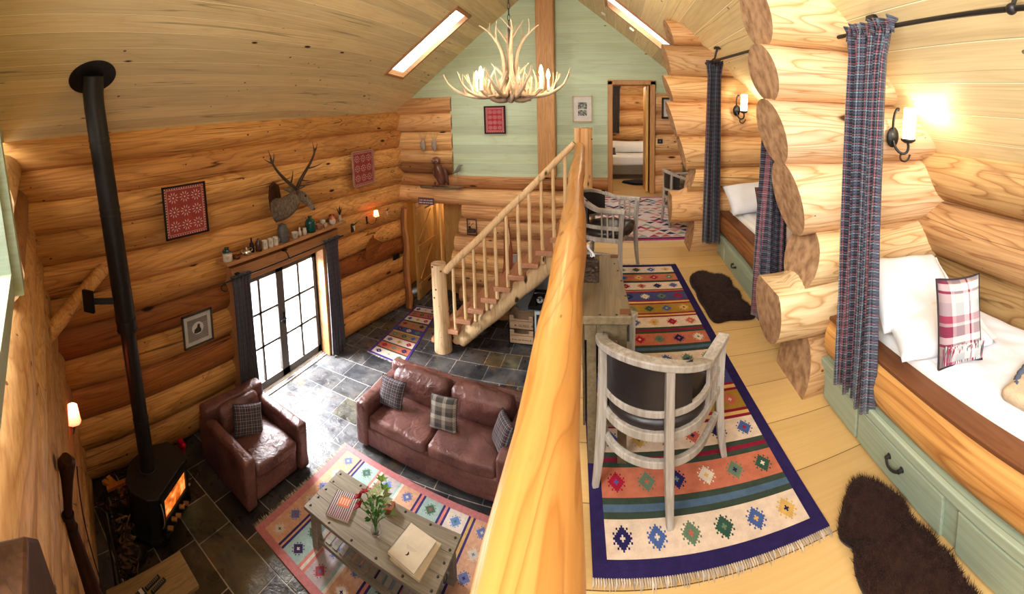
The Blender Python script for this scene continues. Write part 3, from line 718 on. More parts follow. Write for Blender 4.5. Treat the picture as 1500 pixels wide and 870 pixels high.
def cushion(label, c, w, h, t, rz, tilt, mat, roll=0, group=None, cat='cushion', nm='cushion', fringe=None):
    o = thing(nm, label, cat, c, rz, group)
    mb = MB(); mb.pillow((0, 0, 0), w, h, t, RX(PI/2-tilt) @ RZ(roll), 14); b = mb.build('cover', [M[mat]], o, merge=True)
    # piping round the edge
    mb = MB(); R_ = RX(PI/2-tilt) @ RZ(roll); P = []
    for k in range(48):
        a = k/12; s = int(a); f = a-s; u, v = [(f, 0), (1, f), (1-f, 1), (0, 1-f)][s]; a_, b_ = 2*u-1, 2*v-1
        P.append(R_ @ Vector((a_*w/2*(1-.06*(1-b_*b_)), b_*h/2*(1-.06*(1-a_*a_)), 0)))
    mb.tube(P+[P[0]], .005, 6, False, 0, (.06, .05, .055)); mb.build('piping', [M['cloth']], o)
    if fringe:
        mb = MB(); random.seed(5)
        for k in range(60):
            x = -w/2*.9+w*.9*k/59; p = R_ @ Vector((x, -h/2+.02, t*.22)); q = R_ @ Vector((x+random.uniform(-.012, .012), -h/2+.10+random.uniform(-.015, .015), t*.47))
            mb.tube([p, (p+q)/2, q], .0028, 4, False, 0, random.choice([(.33, .06, .11), (.6, .6, .58), (.2, .2, .22)]))
        mb.build('fringe', [M['cloth']], o)
    return o
cushion('dark checked cushion leaning against the left arm of the sofa', (-2.67, 4.18, .645), .36, .36, .12, math.radians(-6), .42, 'tweed')
cushion('patchwork tweed cushion in the middle of the leather sofa', (-1.93, 4.10, .655), .36, .40, .12, math.radians(-8), .35, 'patch', .12)
cushion('dark checked cushion leaning against the right arm of the sofa', (-1.20, 4.02, .65), .36, .36, .13, math.radians(-58), .38, 'tweed', .1)
cushion('dark checked cushion on the seat of the leather armchair', (-3.83, 2.84, .60), .36, .36, .12, math.radians(72), .55, 'tweed', -.2)

# ------------------------------------------------------------------ woven rugs
MOTIF = ["......#......", "...#.###.#...", "....#####....", ".#.#######.#.", "..####o####..", ".####ooo####.", "..####o####..", ".#.#######.#.", "....#####....", "...#.###.#...", "......#......"]
def motif(mb, cx, cy, w, h, c1, c2, z):
    nr = len(MOTIF); nc = 13; px = w/nc; py = h/nr
    for j, row in enumerate(MOTIF):
        i = 0
        while i < nc:
            if row[i] != '.':
                k = i
                while k < nc and row[k] == row[i]: k += 1
                x0 = cx-w/2+i*px; x1 = cx-w/2+k*px; y0 = cy-h/2+j*py; mb.add([(x0, y0, z), (x1, y0, z), (x1, y0+py, z), (x0, y0+py, z)], [(0, 1, 2, 3)], 0, False, c2 if row[i] == 'o' else c1); i = k
            else: i += 1
def kilim(name, label, corners, bands, border, bw, nm, mcols, ends=(1, 1), fr=.05, z=0, fcol=(.62, .52, .42), th=.008, aspect=1):
    """corners: near-left, near-right, far-right, far-left; bands run across, listed near to far"""
    c = [Vector((x, y, 0)) for x, y in corners]; ctr = sum(c, Vector())/4; ctr.z = z
    W_ = ((c[1]-c[0]).length+(c[2]-c[3]).length)/2; L_ = ((c[3]-c[0]).length+(c[2]-c[1]).length)/2
    T = thing(name, label, 'rug', ctr)
    def F(x, y, zz):   # x 0..W across, y 0..L along
        u, v = x/W_, y/L_; p = c[0]*(1-u)*(1-v)+c[1]*u*(1-v)+c[2]*u*v+c[3]*(1-u)*v
        return Vector((p.x-ctr.x, p.y-ctr.y, zz))
    mb = MB()
    def quad(x0, y0, x1, y1, zz, col): mb.add([(x0, y0, zz), (x1, y0, zz), (x1, y1, zz), (x0, y1, zz)], [(0, 1, 2, 3)], 0, False, col)
    mb.box(0, 0, .0008, W_, L_, th, 0, border)
    tot = sum(b[0] for b in bands); y = bw; H = L_-2*bw; mi = 0
    for bi, (hh, col, kind) in enumerate(bands):
        y1 = y+H*hh/tot
        quad(bw, y, W_-bw, y1, th+.0006, col)
        if kind:
            w = (W_-2*bw)/nm; mh = (y1-y)*.68; mh *= aspect; mw = min(w*.66, mh*1.45)
            for k in range(nm):
                a, b = mcols[(mi*2+k*3) % len(mcols)], mcols[(mi+k+3) % len(mcols)]
                if sum(abs(a[i]-col[i]) for i in range(3)) < .18: a = mcols[(mi*2+k*3+1) % len(mcols)]
                if sum(abs(a[i]-b[i]) for i in range(3)) < .1: b = (.62, .52, .40)
                motif(mb, bw+w*(k+.5), (y+y1)/2, mw, mh, a, b, th+.0012)
            mi += 1
        y = y1
    mb.v = [F(p.x, p.y, p.z) for p in mb.v]
    mb.build('woven_panel', [M['cloth']], T)
    for e in (0, 1):
        if not ends[e]: continue
        mb = MB(); random.seed(9)
        for k in range(int(W_/.009)):
            x = W_*k/int(W_/.009); sh = random.uniform(.55, 1.0); yb = 0 if e == 0 else L_; d = -1 if e == 0 else 1; ln = fr*random.uniform(.7, 1.1)
            a = F(x, yb, th*.6); b = F(x+random.uniform(-.008, .008), yb+d*ln, .0025); b2 = F(x+.006, yb+d*ln*.5, .006); a2 = F(x+.005, yb, th*.6)
            mb.add([a, a2, b2, b], [(0, 1, 2, 3), (3, 2, 1, 0)][:1], 0, False, tuple(q*sh for q in fcol))
        f = mb.build('fringe', [M['cloth']], T)
    return T
NAVY = (.035, .025, .095); CREAM = (.66, .52, .40); MUST = (.36, .22, .045); BLUE = (.075, .085, .20); CORAL = (.48, .165, .10); RED = (.24, .02, .045); DGR = (.055, .075, .055); TEAL = (.09, .14, .2)
YEL = (.62, .4, .15)
mc = [(.03, .025, .10), (.045, .10, .07), (.36, .02, .05), (.62, .52, .42), (.08, .13, .3), (.5, .14, .10), (.14, .2, .13), (.6, .38, .12)]
def seq(a, s): return [(s*.28, a, 0), (s*.22, RED if a != RED else DGR, 0), (s*.2, YEL, 0), (s*.22, RED, 0)]
st = .035
unit = [(.125, CREAM, 1), (st*.7, DGR, 0), (st*.8, TEAL, 0), (st*.7, DGR, 0), (.125, CORAL, 1), (st*.7, DGR, 0), (st*.6, RED, 0), (st*.7, DGR, 0), (.125, CREAM, 1), (st*.5, RED, 0), (st*.6, YEL, 0), (st*.5, RED, 0), (.125, MUST, 1), (st*.5, RED, 0), (st*.7, YEL, 0), (st*.5, RED, 0), (.125, BLUE, 1), (st*.5, RED, 0), (st*.6, CORAL, 0), (st*.4, DGR, 0)]
bands = unit + [(b[0], b[1], b[2]) for b in unit] + [(.125, CREAM, 1), (st, DGR, 0), (.125, CORAL, 1), (st, DGR, 0), (.125, CREAM, 1)]
kilim('kilim_rug', 'long navy bordered kilim rug with diamond motifs under the desk chairs', [(-.075, 1.235), (.775, 1.225), (.60, 3.99), (-.36, 3.99)], bands, NAVY, .055, 6, mc, z=MZ, fr=.045, aspect=1)
# rug further along, with harlequin triangles
T = thing('triangle_pattern_rug', 'pale kilim rug with rows of coloured triangles near the bedroom door', 'rug', (.33, 5.9, MZ))
mb = MB(); x0, x1, y0, y1 = -.65, .72, -1.15, 1.2; mb.box(x0, y0, .001, x1, y1, .008, 0, (.42, .05, .16))
mb.add([(x0+.03, y0+.06, .0085), (x1-.03, y0+.06, .0085), (x1-.03, y1-.06, .0085), (x0+.03, y1-.06, .0085)], [(0, 1, 2, 3)], 0, False, (.68, .58, .56))
mb.add([(x0, y0+.06, .009), (x1, y0+.06, .009), (x1, y0+.10, .009), (x0, y0+.10, .009)], [(0, 1, 2, 3)], 0, False, NAVY)
random.seed(12); nr = 22; hh = (y1-y0-.26)/nr
tc = [(.5, .16, .12), (.05, .06, .2), (.3, .36, .3), (.6, .3, .28), (.1, .17, .32), (.55, .35, .28), (.35, .05, .12), (.7, .6, .58), (.7, .6, .58), (.06, .05, .09)]
for j in range(nr):
    nn = 9; ww = (x1-x0-.1)/nn
    for i in range(nn):
        a = x0+.05+i*ww+(ww/2 if j % 2 else 0)-ww*.25; b = y0+.12+j*hh
        if a+ww > x1-.03: continue
        mb.add([(a, b, .0092), (a+ww, b, .0092), (a+ww/2, b+hh, .0092)] if j % 4 < 2 else [(a+ww/2, b, .0092), (a+ww, b+hh, .0092), (a, b+hh, .0092)], [(0, 1, 2)], 0, False, random.choice(tc))
mb.build('woven_panel', [M['cloth']], T)
for e, yb, d in ((0, y0, -1), (1, y1, 1)):
    mb = MB()
    for k in range(150):
        x = x0+(x1-x0)*k/150; mb.add([(x, yb, .006), (x+.006, yb, .006), (x+.007, yb+d*.05, .003), (x+random.uniform(-.006, .006), yb+d*.06, .0025)], [(0, 1, 2, 3)], 0, False, (.7, .62, .55))
    mb.build('fringe', [M['cloth']], T)
# ground floor rugs; bands run along Y so corners are given turned a quarter
PK = (.54, .22, .22); PC = (.70, .60, .52); PT = (.36, .46, .42); PO = (.64, .38, .25); PL = (.5, .42, .42); PP = (.62, .25, .2); DB = (.07, .05, .16)
mp = [(.16, .19, .36), (.42, .10, .13), (.10, .16, .10), (.65, .55, .45), (.15, .25, .45), (.06, .04, .1)]
ub = [(.14, PO, 1), (.016, DB, 0), (.014, PO, 0), (.016, DB, 0), (.14, PT, 1), (.02, PP, 0), (.02, PC, 0), (.02, PP, 0), (.13, PL, 1), (.02, PT, 0), (.02, PC, 0), (.14, PO, 1), (.016, DB, 0), (.02, PP, 0), (.016, DB, 0), (.14, PT, 1), (.016, DB, 0), (.02, PP, 0), (.016, DB, 0), (.14, PC, 1), (.016, DB, 0), (.02, YEL, 0), (.016, DB, 0)]
kilim('kilim_rug', 'pink bordered kilim rug with pastel bands beneath the coffee table', [(-3.12, 3.78), (-3.20, 2.34), (-.62, 2.14), (-.52, 3.56)], ub+ub[:9], PK, .075, 6, mp, z=0, fr=.06, fcol=(.66, .55, .42), aspect=.86)
kb = [(.11, PC, 1), (.02, DGR, 0), (.11, CORAL, 1), (.02, DGR, 0), (.11, PC, 1), (.02, RED, 0), (.11, (.33, .22, .1), 1), (.02, YEL, 0), (.11, BLUE, 1), (.03, CORAL, 0), (.11, (.33, .22, .1), 1), (.03, DGR, 0), (.11, PC, 1), (.02, RED, 0), (.11, CORAL, 1), (.02, DGR, 0), (.11, PC, 1)]
kilim('kilim_rug', 'narrow purple edged kilim runner at the foot of the stairs', [(-4.02, 5.62), (-3.27, 5.53), (-3.50, 7.5), (-4.03, 7.46)], kb, (.09, .06, .24), .04, 3, mc, z=0, fr=.05, fcol=(.75, .68, .62))

# sheepskins
def skin(label, poly, z, seed):
    cx = sum(p[0] for p in poly)/len(poly); cy = sum(p[1] for p in poly)/len(poly)
    o = thing('sheepskin_rug', label, 'sheepskin', (cx, cy, z))
    P = [(p[0]-cx, p[1]-cy) for p in poly]
    # smooth the outline
    for _ in range(2):
        P = [q for i in range(len(P)) for q in ((P[i][0]*.75+P[(i+1) % len(P)][0]*.25, P[i][1]*.75+P[(i+1) % len(P)][1]*.25), (P[i][0]*.25+P[(i+1) % len(P)][0]*.75, P[i][1]*.25+P[(i+1) % len(P)][1]*.75))]
    mb = MB(); n_ = len(P); rings = [(1, .004), (.985, .022), (.93, .034), (.8, .038), (.6, .04), (.4, .04), (.2, .04)]
    vs = []; 
    for s, h in rings:
        for (x, y) in P: vs.append((x*s, y*s, h+(.006*noise.noise(Vector((x*s*14+seed, y*s*14, 0))) if s < 1 else 0)))
    vs.append((0, 0, .04)); c_ = (.045, .022, .017)
    fs = [(r*n_+k, r*n_+(k+1) % n_, (r+1)*n_+(k+1) % n_, (r+1)*n_+k) for r in range(len(rings)-1) for k in range(n_)]+[((len(rings)-1)*n_+k, (len(rings)-1)*n_+(k+1) % n_, len(rings)*n_) for k in range(n_)]
    fs.append(tuple(range(n_))[::-1]); mb.add(vs, fs, 0, True, c_); mb.build('hide', [M['fur']], o)
    mb = MB(); random.seed(seed)
    for _ in range(15000):
        k = random.randrange(n_); s = math.sqrt(random.random())*1.0; t = random.random()
        x = lerp(P[k][0], P[(k+1) % n_][0], t)*s; y = lerp(P[k][1], P[(k+1) % n_][1], t)*s
        h = .03 if s < .96 else .012; a = random.uniform(0, 2*PI)+noise.noise(Vector((x*6, y*6, seed)))*4
        ln = random.uniform(.016, .03); w_ = .0016; dx, dy = math.cos(a)*ln*.7, math.sin(a)*ln*.7
        g = random.uniform(.6, 1.9); c = (.05*g, .026*g, .019*g)
        mb.add([(x-dy*.08, y+dx*.08, h), (x+dy*.08, y-dx*.08, h), (x+dx, y+dy, h+ln*.7)], [(0, 1, 2)], 0, False, c)
    mb.build('wool', [M['fur']], o, kind='stuff')
skin('dark brown sheepskin beside the near bunk, closest to the viewer', [(0.98, 1.35), (0.92, 1.33), (0.87, 1.28), (0.81, 1.22), (0.78, 1.17), (0.79, 1.13), (0.81, 1.11), (0.77, 1.05), (0.755, 0.96), (0.78, 0.86), (.84, .74), (.92, .66), (1.0, .64), (1.045, 0.70), (1.04, 0.78), (1.07, 0.86), (1.05, 0.91), (1.07, 0.97), (1.05, 1.02), (1.045, 1.08), (1.06, 1.12), (1.07, 1.17), (1.05, 1.23), (1.03, 1.29)], MZ, 3)
skin('dark brown sheepskin lying beside the far bunk drawers', [(0.81, 3.78), (0.68, 3.68), (0.655, 3.47), (0.68, 3.35), (0.665, 3.2), (0.69, 3.02), (0.69, 2.89), (0.72, 2.79), (0.83, 2.83), (0.92, 2.80), (1.04, 2.80), (1.05, 2.96), (1.0, 3.07), (1.045, 3.22), (1.0, 3.35), (1.04, 3.5), (0.99, 3.65), (0.9, 3.66)], MZ, 4)
# ------------------------------------------------------------------ bunks in the alcoves
def handle(mb, x, y, z, L=.085):
    c = (.03, .03, .028)
    for s in (-1, 1): mb.cyl((x, y+s*L/2, z), (x-.022, y+s*L/2, z), .009, n=8, col=c); mb.sph((x-.002, y+s*L/2, z), .004, .013, .013, col=c)
    mb.tube(bez([(x-.018, y-L/2, z), (x-.034, y-L/4, z-.018), (x-.034, y+L/4, z-.018), (x-.018, y+L/2, z)], 8), .006, 8, col=c)
def bunk(label, y0, y1, drawers, railtone, hz):
    T = thing('bunk_bed', label, 'bed', (1.45, (y0+y1)/2, MZ)); O = T.location
    mb = MB(); mb.box(1.105, y0, MZ, 1.78, y1, 2.985, 0, (1, 1, 1)); mb.box(1.23, y0, 2.985, 1.78, y1, 3.16, 0, (1, 1, 1)); mb.box(1.085, y0, 2.945, 1.11, y1, 2.99, 0, (1.05, 1.05, 1.05)); mb.build('base_panel', [M['greenp']], T, off=O, bevel=.005)
    for a, b in drawers:
        mb = MB(); mb.box(1.087, a, MZ+.012, 1.107, b, 2.935); d = mb.build('drawer', [M['greenp']], T, off=O, bevel=.005)
        if (b-a > .5 and a > .9): m2 = MB(); handle(m2, 1.087, min(b-.1, max(a+.1, (a+b)/2 if hz is None else hz)), 2.875); m2.build('handle', [M['iron']], d, off=O)
    mb = MB(); a = len(mb.v); log(mb, [(1.2, y0, 3.10), (1.2, (y0+y1)/2, 3.10), (1.2, y1, 3.10)], .10, 900+int(y0*3), railtone, .155, cuts=.15)
    for v in mb.v:
        v.z = min(v.z, 3.225); v.z = max(v.z, 2.985); v.x = min(v.x, 1.22)
    mb.build('side_log', [M['logPY'], M['end']], T, off=O)
    mb = MB(); mb.box(1.115, y0, 3.222, 1.215, y1, 3.245, 0, (.42, .34, .34)); mb.build('capping_board', [M['oak']], T, off=O, bevel=.004)
    mb = MB(); mb.rbox((1.49, (y0+y1)/2, 3.22), (.55, y1-y0-.04, .14), .04, 9, (0, 0, .0), .004, 4, (.8, .8, .78)); mb.build('mattress', [M['linen']], T, off=O, merge=True)
    return T
bunk('near built in bunk with green drawers and a bright log side rail', -.05, 1.9, [(-.03, .34), (.36, .88), (.955, 1.52), (1.535, 1.85)], (1.02, .86, .62), 1.23)
bunk('far built in bunk with green drawers and a dark bark side rail', 2.3, 4.28, [(2.32, 2.95), (2.97, 3.95), (3.97, 4.26)], (.5, .36, .28), 3.58)
# panel joints on the bunk front between drawers
def duvet(label, y0, y1, seed):
    o = thing('duvet', label, 'duvet', (1.5, (y0+y1)/2, 3.29))
    def fn(u, v):
        x = lerp(1.215, 1.83, u); y = lerp(y0, y1, v); e = min(u, 1-u, v*3, (1-v)*3)
        z = 3.235+.075*min(1, e/.12)**.6+.014*noise.noise(Vector((x*5, y*3.5, seed)))+.006*noise.noise(Vector((x*20, y*9, seed+2)))+.004*math.sin(x*30+4*noise.noise(Vector((x*2, y*2, 1))))
        return Vector((x-1.5, y-(y0+y1)/2, z-3.29))
    mb = MB(); mb.grid(fn, 40, 90, 0, True, (.72, .72, .76)); mb.build('cover', [M['linen']], o); return o
duvet('white duvet spread over the near bunk', -.05, 1.5, 1); duvet('white duvet spread over the far bunk', 2.3, 4.0, 5)
def pillow(label, c, w, h, t, R, seed):
    o = thing('pillow', label, 'pillow', c); mb = MB(); mb.pillow((0, 0, 0), w, h, t, R, 18, (.74, .74, .76), 0, .05, .03, seed); mb.build('pillowcase', [M['linen']], o, merge=True)
    mb = MB(); q = R
    def fn(u, v): return q @ Vector((lerp(w/2*.93, w/2*1.07, u), lerp(-h/2*.86, h/2*.86, v), .006*math.sin(v*9+seed)))
    mb.grid(fn, 2, 14, 0, True, (.73, .73, .75)); mb.build('flap', [M['linen']], o); return o
pillow('plump white pillow leaning on the log wall of the near bunk', (1.42, 1.58, 3.47), .50, .42, .15, RX(math.radians(38)) @ RZ(-.12), 3)
pillow('white pillow lying flat under the leaning one on the near bunk', (1.38, 1.34, 3.37), .46, .36, .11, RZ(-.35) @ RX(.2), 8)
pillow('white pillow at the head of the far bunk', (1.36, 4.0, 3.46), .50, .40, .15, RX(math.radians(40)) @ RZ(.1), 11)
cushion('tartan wool cushion with a fringe standing on the near bunk', (1.335, 1.16, 3.50), .21, .40, .09, math.radians(-20), .22, 'tartan', 0, cat='cushion', fringe=True)
cushion('dark red tartan cushion beside the pillow on the far bunk', (1.50, 3.76, 3.47), .30, .32, .09, math.radians(-25), .3, 'tartan', .15)
bpy.data.objects['cushion.005'].children[0].data.materials[0] = plaid('dark red tartan', [(0, (.2, .035, .04)), (.3, (.5, .4, .36)), (.36, (.08, .03, .03)), (.7, (.25, .05, .05)), (.9, (.4, .3, .28))], [(0, (.16, .03, .03)), (.4, (.45, .36, .3)), (.46, (.1, .03, .03)), (.8, (.22, .06, .05))], 9, 9)
o = thing('folded_blanket', 'cream blanket with knitted grey blue edging folded on the near bunk', 'blanket', (1.38, .72, 3.33))
mb = MB(); mb.rbox((0, 0, 0), (.24, .30, .06), .03, 6, nz=.006, col=(.60, .47, .33)); mb.build('fold', [M['cloth']], o, merge=True)
mb = MB(); P = [(-.12, -.15, .0), (-.125, 0, .01), (-.12, .145, .01), (0, .15, .025), (.12, .15, .03)]
for q in (0, 1): mb.tube(bez(P, 30), [.014+.003*math.sin(k*2.2+q) for k in range(31)], 8, col=(.12, .14, .2))
mb.build('edging', [M['cloth']], o)

# ------------------------------------------------------------------ curtains and rods
def curtain(name, label, p0, p1, ztop, zbot, folds, amp, mat, header=.06, flare=1.0, gath=1.0, group=None, swag=None, tone=1.0, ret=0):
    """hangs between plan points p0 and p1; folds are real pleats"""
    p0 = Vector((*p0, 0)); p1 = Vector((*p1, 0)); c = (p0+p1)/2; d = (p1-p0); L = d.length; d.normalize(); nrm = Vector((-d.y, d.x, 0))
    T = thing(name, label, 'curtain', (c.x, c.y, ztop), 0, group)
    sd = len(label)
    def fn(u, v):   # v 0 top .. 1 bottom
        w = L*gath*(1+(flare-1)*v) if v > .08 else L*lerp(1.12, gath, v/.08)
        s = (u-.5)*w; ph = u*folds*2*PI+.5*math.sin(v*3+u*5+sd)
        a = amp*(.7+.5*v)*(1+.3*math.sin(u*9+sd))
        p = d*s+nrm*(a*math.sin(ph)+ret*v)+d*(.25*a*math.sin(2*ph))
        if swag: p += (Vector((*swag, 0)))*(math.sin(min(1, v*1.0)*PI/2)**2)
        return Vector((p.x, p.y, -(ztop-zbot)*v+.01*math.sin(ph*.5)*v))
    nu = folds*10; nv = 26; mb = MB(); H = ztop-zbot
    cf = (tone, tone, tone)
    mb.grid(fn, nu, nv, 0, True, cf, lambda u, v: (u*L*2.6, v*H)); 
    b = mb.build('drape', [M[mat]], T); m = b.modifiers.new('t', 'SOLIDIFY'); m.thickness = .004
    mb = MB()
    def fh(u, v):
        ph = u*folds*2*PI*1.6; a = amp*(.5+.5*v)*1.2; s = (u-.5)*L*1.15; p = d*s+nrm*(a*math.sin(ph)*(.4+.9*v)); return Vector((p.x, p.y, -.035+(header+.035)*v+.006*math.sin(ph*.7)))
    mb.grid(fh, nu, 5, 0, True, cf, lambda u, v: (u*L*2.6, v*.1)); h = mb.build('gathered_header', [M[mat]], T); m = h.modifiers.new('t', 'SOLIDIFY'); m.thickness = .004
    return T
curtain('curtain', 'tall checked curtain gathered at the near bunk, nearest to the viewer', (1.09, 1.80), (1.09, 1.46), 4.86, 2.965, 5, .03, 'curtain2', .035, .95, .93, swag=(0, -.05))
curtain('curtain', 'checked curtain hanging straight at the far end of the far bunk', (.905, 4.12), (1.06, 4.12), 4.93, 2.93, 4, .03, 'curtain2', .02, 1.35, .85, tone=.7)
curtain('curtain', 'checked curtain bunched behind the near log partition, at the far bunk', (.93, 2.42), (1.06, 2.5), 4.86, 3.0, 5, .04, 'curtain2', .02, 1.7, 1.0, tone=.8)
def rod(label, pts, r, brackets, name='curtain_rod', fin=None):
    T = thing(name, label, 'curtain rod', pts[0]); O = T.location; c = (.02, .018, .017)
    mb = MB(); mb.tube(pts, r, 10, col=c); mb.build('rod', [M['iron']], T, off=O)
    for b in brackets:
        mb = MB(); mb.tube(b, r*.8, 8, col=c); e = Vector(b[-1]); mb.sph(b[0], r*1.9, col=c); mb.box(e.x-.03, e.y-.03, e.z-.012, e.x+.03, e.y+.03, e.z+.012, col=c); mb.build('bracket', [M['iron']], T, off=O)
    if fin:
        mb = MB(); mb.tube(fin, r*.8, 8, col=c); mb.build('finial', [M['iron']], T, off=O)
    return T
rod('black iron curtain rod above the near bunk', [(1.10, 1.92, 4.865), (1.10, .0, 4.83)], .011, [[(1.10, 1.66, 4.86), (1.13, 1.66, 4.92), (1.14, 1.66, 4.93)], [(1.10, .84, 4.845), (1.12, .84, 4.90), (1.15, .84, 4.925)]])
rod('black iron curtain rod above the far bunk', [(.93, 4.3, 4.94), (1.04, 2.3, 4.90)], .013, [[(.95, 4.02, 4.94), (.97, 4.02, 5.03), (.98, 4.02, 5.07)], [(1.0, 3.0, 4.92), (1.04, 3.0, 5.0), (1.06, 3.0, 5.02)]])

# ------------------------------------------------------------------ tub chairs
def chair(label, loc, rz, s=1.0, zs=1.0):
    T = thing('tub_chair', label, 'chair', loc, rz, None); T.scale = (1, 1, zs); W = .235*s; c = (1, 1, 1)
    def U(z0, z1, r, y_end, n=22):
        out = [(r, y_end, z1)]
        for k in range(n+1):
            a = -PI*k/n; out.append((r*math.cos(a), r*math.sin(a)*.95, lerp(z1, z0, math.sin(PI*k/n))))
        out.append((-r, y_end, z1)); return out
    yb = .215*s
    mb = MB(); mb.sweep(U(.79, .69, W, yb), .052*s, .034); mb.build('arm_rail', [M['weath']], T, bevel=.006)
    for x, y, tx, ty, zt in ((W*.98, .17*s, W, .19*s, .685), (-W*.98, .17*s, -W, .19*s, .685), (.155*s, -.185*s, .15*s, -.175*s, .78), (-.155*s, -.185*s, -.15*s, -.175*s, .78)):
        mb = MB(); k = 1.12; mb.sweep(bez([(x*k, y*k, 0), (x, y, .22), (x*.98, y*.98, .45), (tx, ty, zt)], 8), .036, .034, (y, -x, 0) if abs(y) > .1 else (0, 1, 0), 0, c, taper=[.75, .85, .95, 1, 1, 1, 1, 1, 1]); mb.build('leg', [M['weath']], T, bevel=.005)
    mb = MB(); mb.sweep(U(.53, .53, W*.965, .17*s), .022, .034); mb.build('back_rail', [M['weath']], T, bevel=.004)
    mb = MB(); mb.sweep(U(.42, .42, W*.965, .17*s)+[], .026, .042); mb.bar((-W*.95, .17*s, .42), (W*.95, .17*s, .42), .026, .042); mb.build('seat_frame', [M['weath']], T, bevel=.004)
    mb = MB(); mb.sweep(U(.28, .28, W*.965, .15*s), .024, .036); mb.build('stretcher', [M['weath']], T, bevel=.004)
    mb = MB()
    def fb(off, lo, hi):
        def f(u, v): a = -PI*lerp(.14, .86, u); r = W*.955+off; return Vector((r*math.cos(a), r*math.sin(a)*.95, lerp(.54, .765, v)))
        return f
    mb.grid(fb(.006, 0, 0), 20, 4, 0, True, (.03, .025, .025)); mb.grid(fb(-.014, 0, 0), 20, 4, 0, True, (.03, .025, .025)); mb.build('back_panel', [M['blackl']], T)
    mb = MB()
    prof = [(0, .425), (.21, .425), (.222, .44), (.222, .47), (.20, .49), (.1, .50), (0, .502)]
    mb.lathe([(r*s, z) for r, z in prof], (0, .0, 0), 28, 0, (.035, .027, .026), sx=1, sy=.95); mb.rbox((0, .1*s, .455), (.40*s, .16*s, .08), .03, 5, col=(.035, .027, .026)); mb.build('seat', [M['blackl']], T)
    for sg in (-1, 1):
        for y in (.03, .075, .12):
            mb = MB(); mb.bar((sg*W*.97, y*s, .44), (sg*W*.99, y*s, .70), .016, .014, (0, 1, 0)); mb.build('spindle', [M['weath']], T)
    return T
chair('grey wooden tub chair at the near end of the desk, its back to the viewer', (.17, 1.65, MZ), math.radians(-33), .98, .88)
chair('grey wooden tub chair at the far end of the desk, facing the bunks', (-.07, 3.80, MZ), math.radians(-107), 1.15, 1.06)
chair('grey wooden tub chair half hidden behind the far log partition', (.88, 5.45, MZ), math.radians(-80), 1.05)

# ------------------------------------------------------------------ desk and what stands on it
T = thing('writing_desk', 'narrow grey brown wooden desk beside the log handrail', 'desk', (-.09, 2.03, MZ)); O = T.location
def dq(x, y): return x-.072*(y-2.03)
mb = MB(); zt = 3.505
mb.add([(dq(-.17, 1.66)-.0, 1.66, zt-.04), (dq(.045, 1.66), 1.66, zt-.04), (dq(.035, 2.40), 2.40, zt-.04), (dq(-.17, 2.4), 2.4, zt-.04), (dq(-.17, 1.66), 1.66, zt), (dq(.045, 1.66), 1.66, zt), (dq(.035, 2.40), 2.40, zt), (dq(-.17, 2.4), 2.4, zt)], [(3, 2, 1, 0), (4, 5, 6, 7), (0, 1, 5, 4), (1, 2, 6, 5), (2, 3, 7, 6), (3, 0, 4, 7)])
tp = mb.build('desk_top', [M['greyY']], T, off=O, bevel=.004)
for x in (-.125, .005):
    for y in (1.70, 2.34): mb = MB(); mb.box(dq(x, y)-.02, y-.02, MZ, dq(x, y)+.02, y+.02, zt-.04, 0, (.7, .7, .7)); mb.build('leg', [M['greyY']], T, off=O)
for q in ((-.13, 1.685, .025, 1.70), (-.14, 2.34, -.01, 2.355)): mb = MB(); mb.box(q[0], q[1], 3.375, q[2], q[3], 3.465, 0, (.8,)*3); mb.build('apron', [M['greyY']], T, off=O)
mb = MB(); mb.box(-.145, 1.74, 2.9, -.135, 2.32, 3.46, 0, (.45,)*3); mb.build('back_panel', [M['greyY']], T, off=O)
mb = MB(); mb.box(-.12, 1.72, 3.17, .0, 2.30, 3.19); mb.build('shelf', [M['greyY']], T, off=O)
mb = MB(); mb.box(-.12, 1.70, 2.93, .01, 1.72, 2.97); mb.build('stretcher', [M['greyY']], T, off=O)
for y in (1.70, 2.36):
    mb = MB(); x = dq(.018, y); mb.box(x-.022, y-.022, zt, x+.022, y+.022, zt+.003, 0, (.16, .065, .03)); mb.build('leather_corner_patch', [M['paint']], tp, off=O)
for x, y in ((-.02, 1.675), (.036, 1.675), (-.09, 1.675), (.035, 1.85), (.03, 2.02), (.022, 2.15), (.012, 2.25), (-.06, 2.385)):
    mb = MB(); mb.sph((dq(x, y), y, zt), .006, .006, .004, 8, 5, col=(.05, .03, .02)); mb.build('rivet', [M['iron']], tp, off=O)
T = thing('book', 'black covered book with pink lettering on the shelf under the desk', 'book', (-.06, 1.80, 3.195)); mb = MB(); mb.box(-.05, -.09, 0, .05, .09, .055, 0, (.015, .012, .03)); mb.build('cover', [M['paint']], T)
mb = MB(); random.seed(2)
for k in range(10): x = -.045+.009*k; mb.box(x, -.0915, .02+.006*(k % 2), x+.006, -.0905, .032, 0, (.8, .06, .3))
mb.build('lettering', [M['paint']], T)
T = thing('tissue_box', 'dark hammered tissue box with a white tissue sticking out', 'tissue box', (-.125, 2.035, 3.505)); n = NT('hammered dark tin'); o_ = n.obj(); nz_ = n.noise(o_, 60, 3)
n.bump(nz_, 1, .01); M['tin'] = n.fin(n.mix(nz_, (.015, .009, .005), (.085, .05, .028)), .4, .5, 0)
mb = MB(); mb.box(-.044, -.044, 0, .044, .044, .125); mb.build('box', [M['tin']], T, bevel=.005)
mb = MB(); mb.lathe([(.014, .124), (.022, .128), (.014, .128), (.0, .127)], n=14, col=(.02, .015, .01)); mb.build('opening', [M['iron']], T)
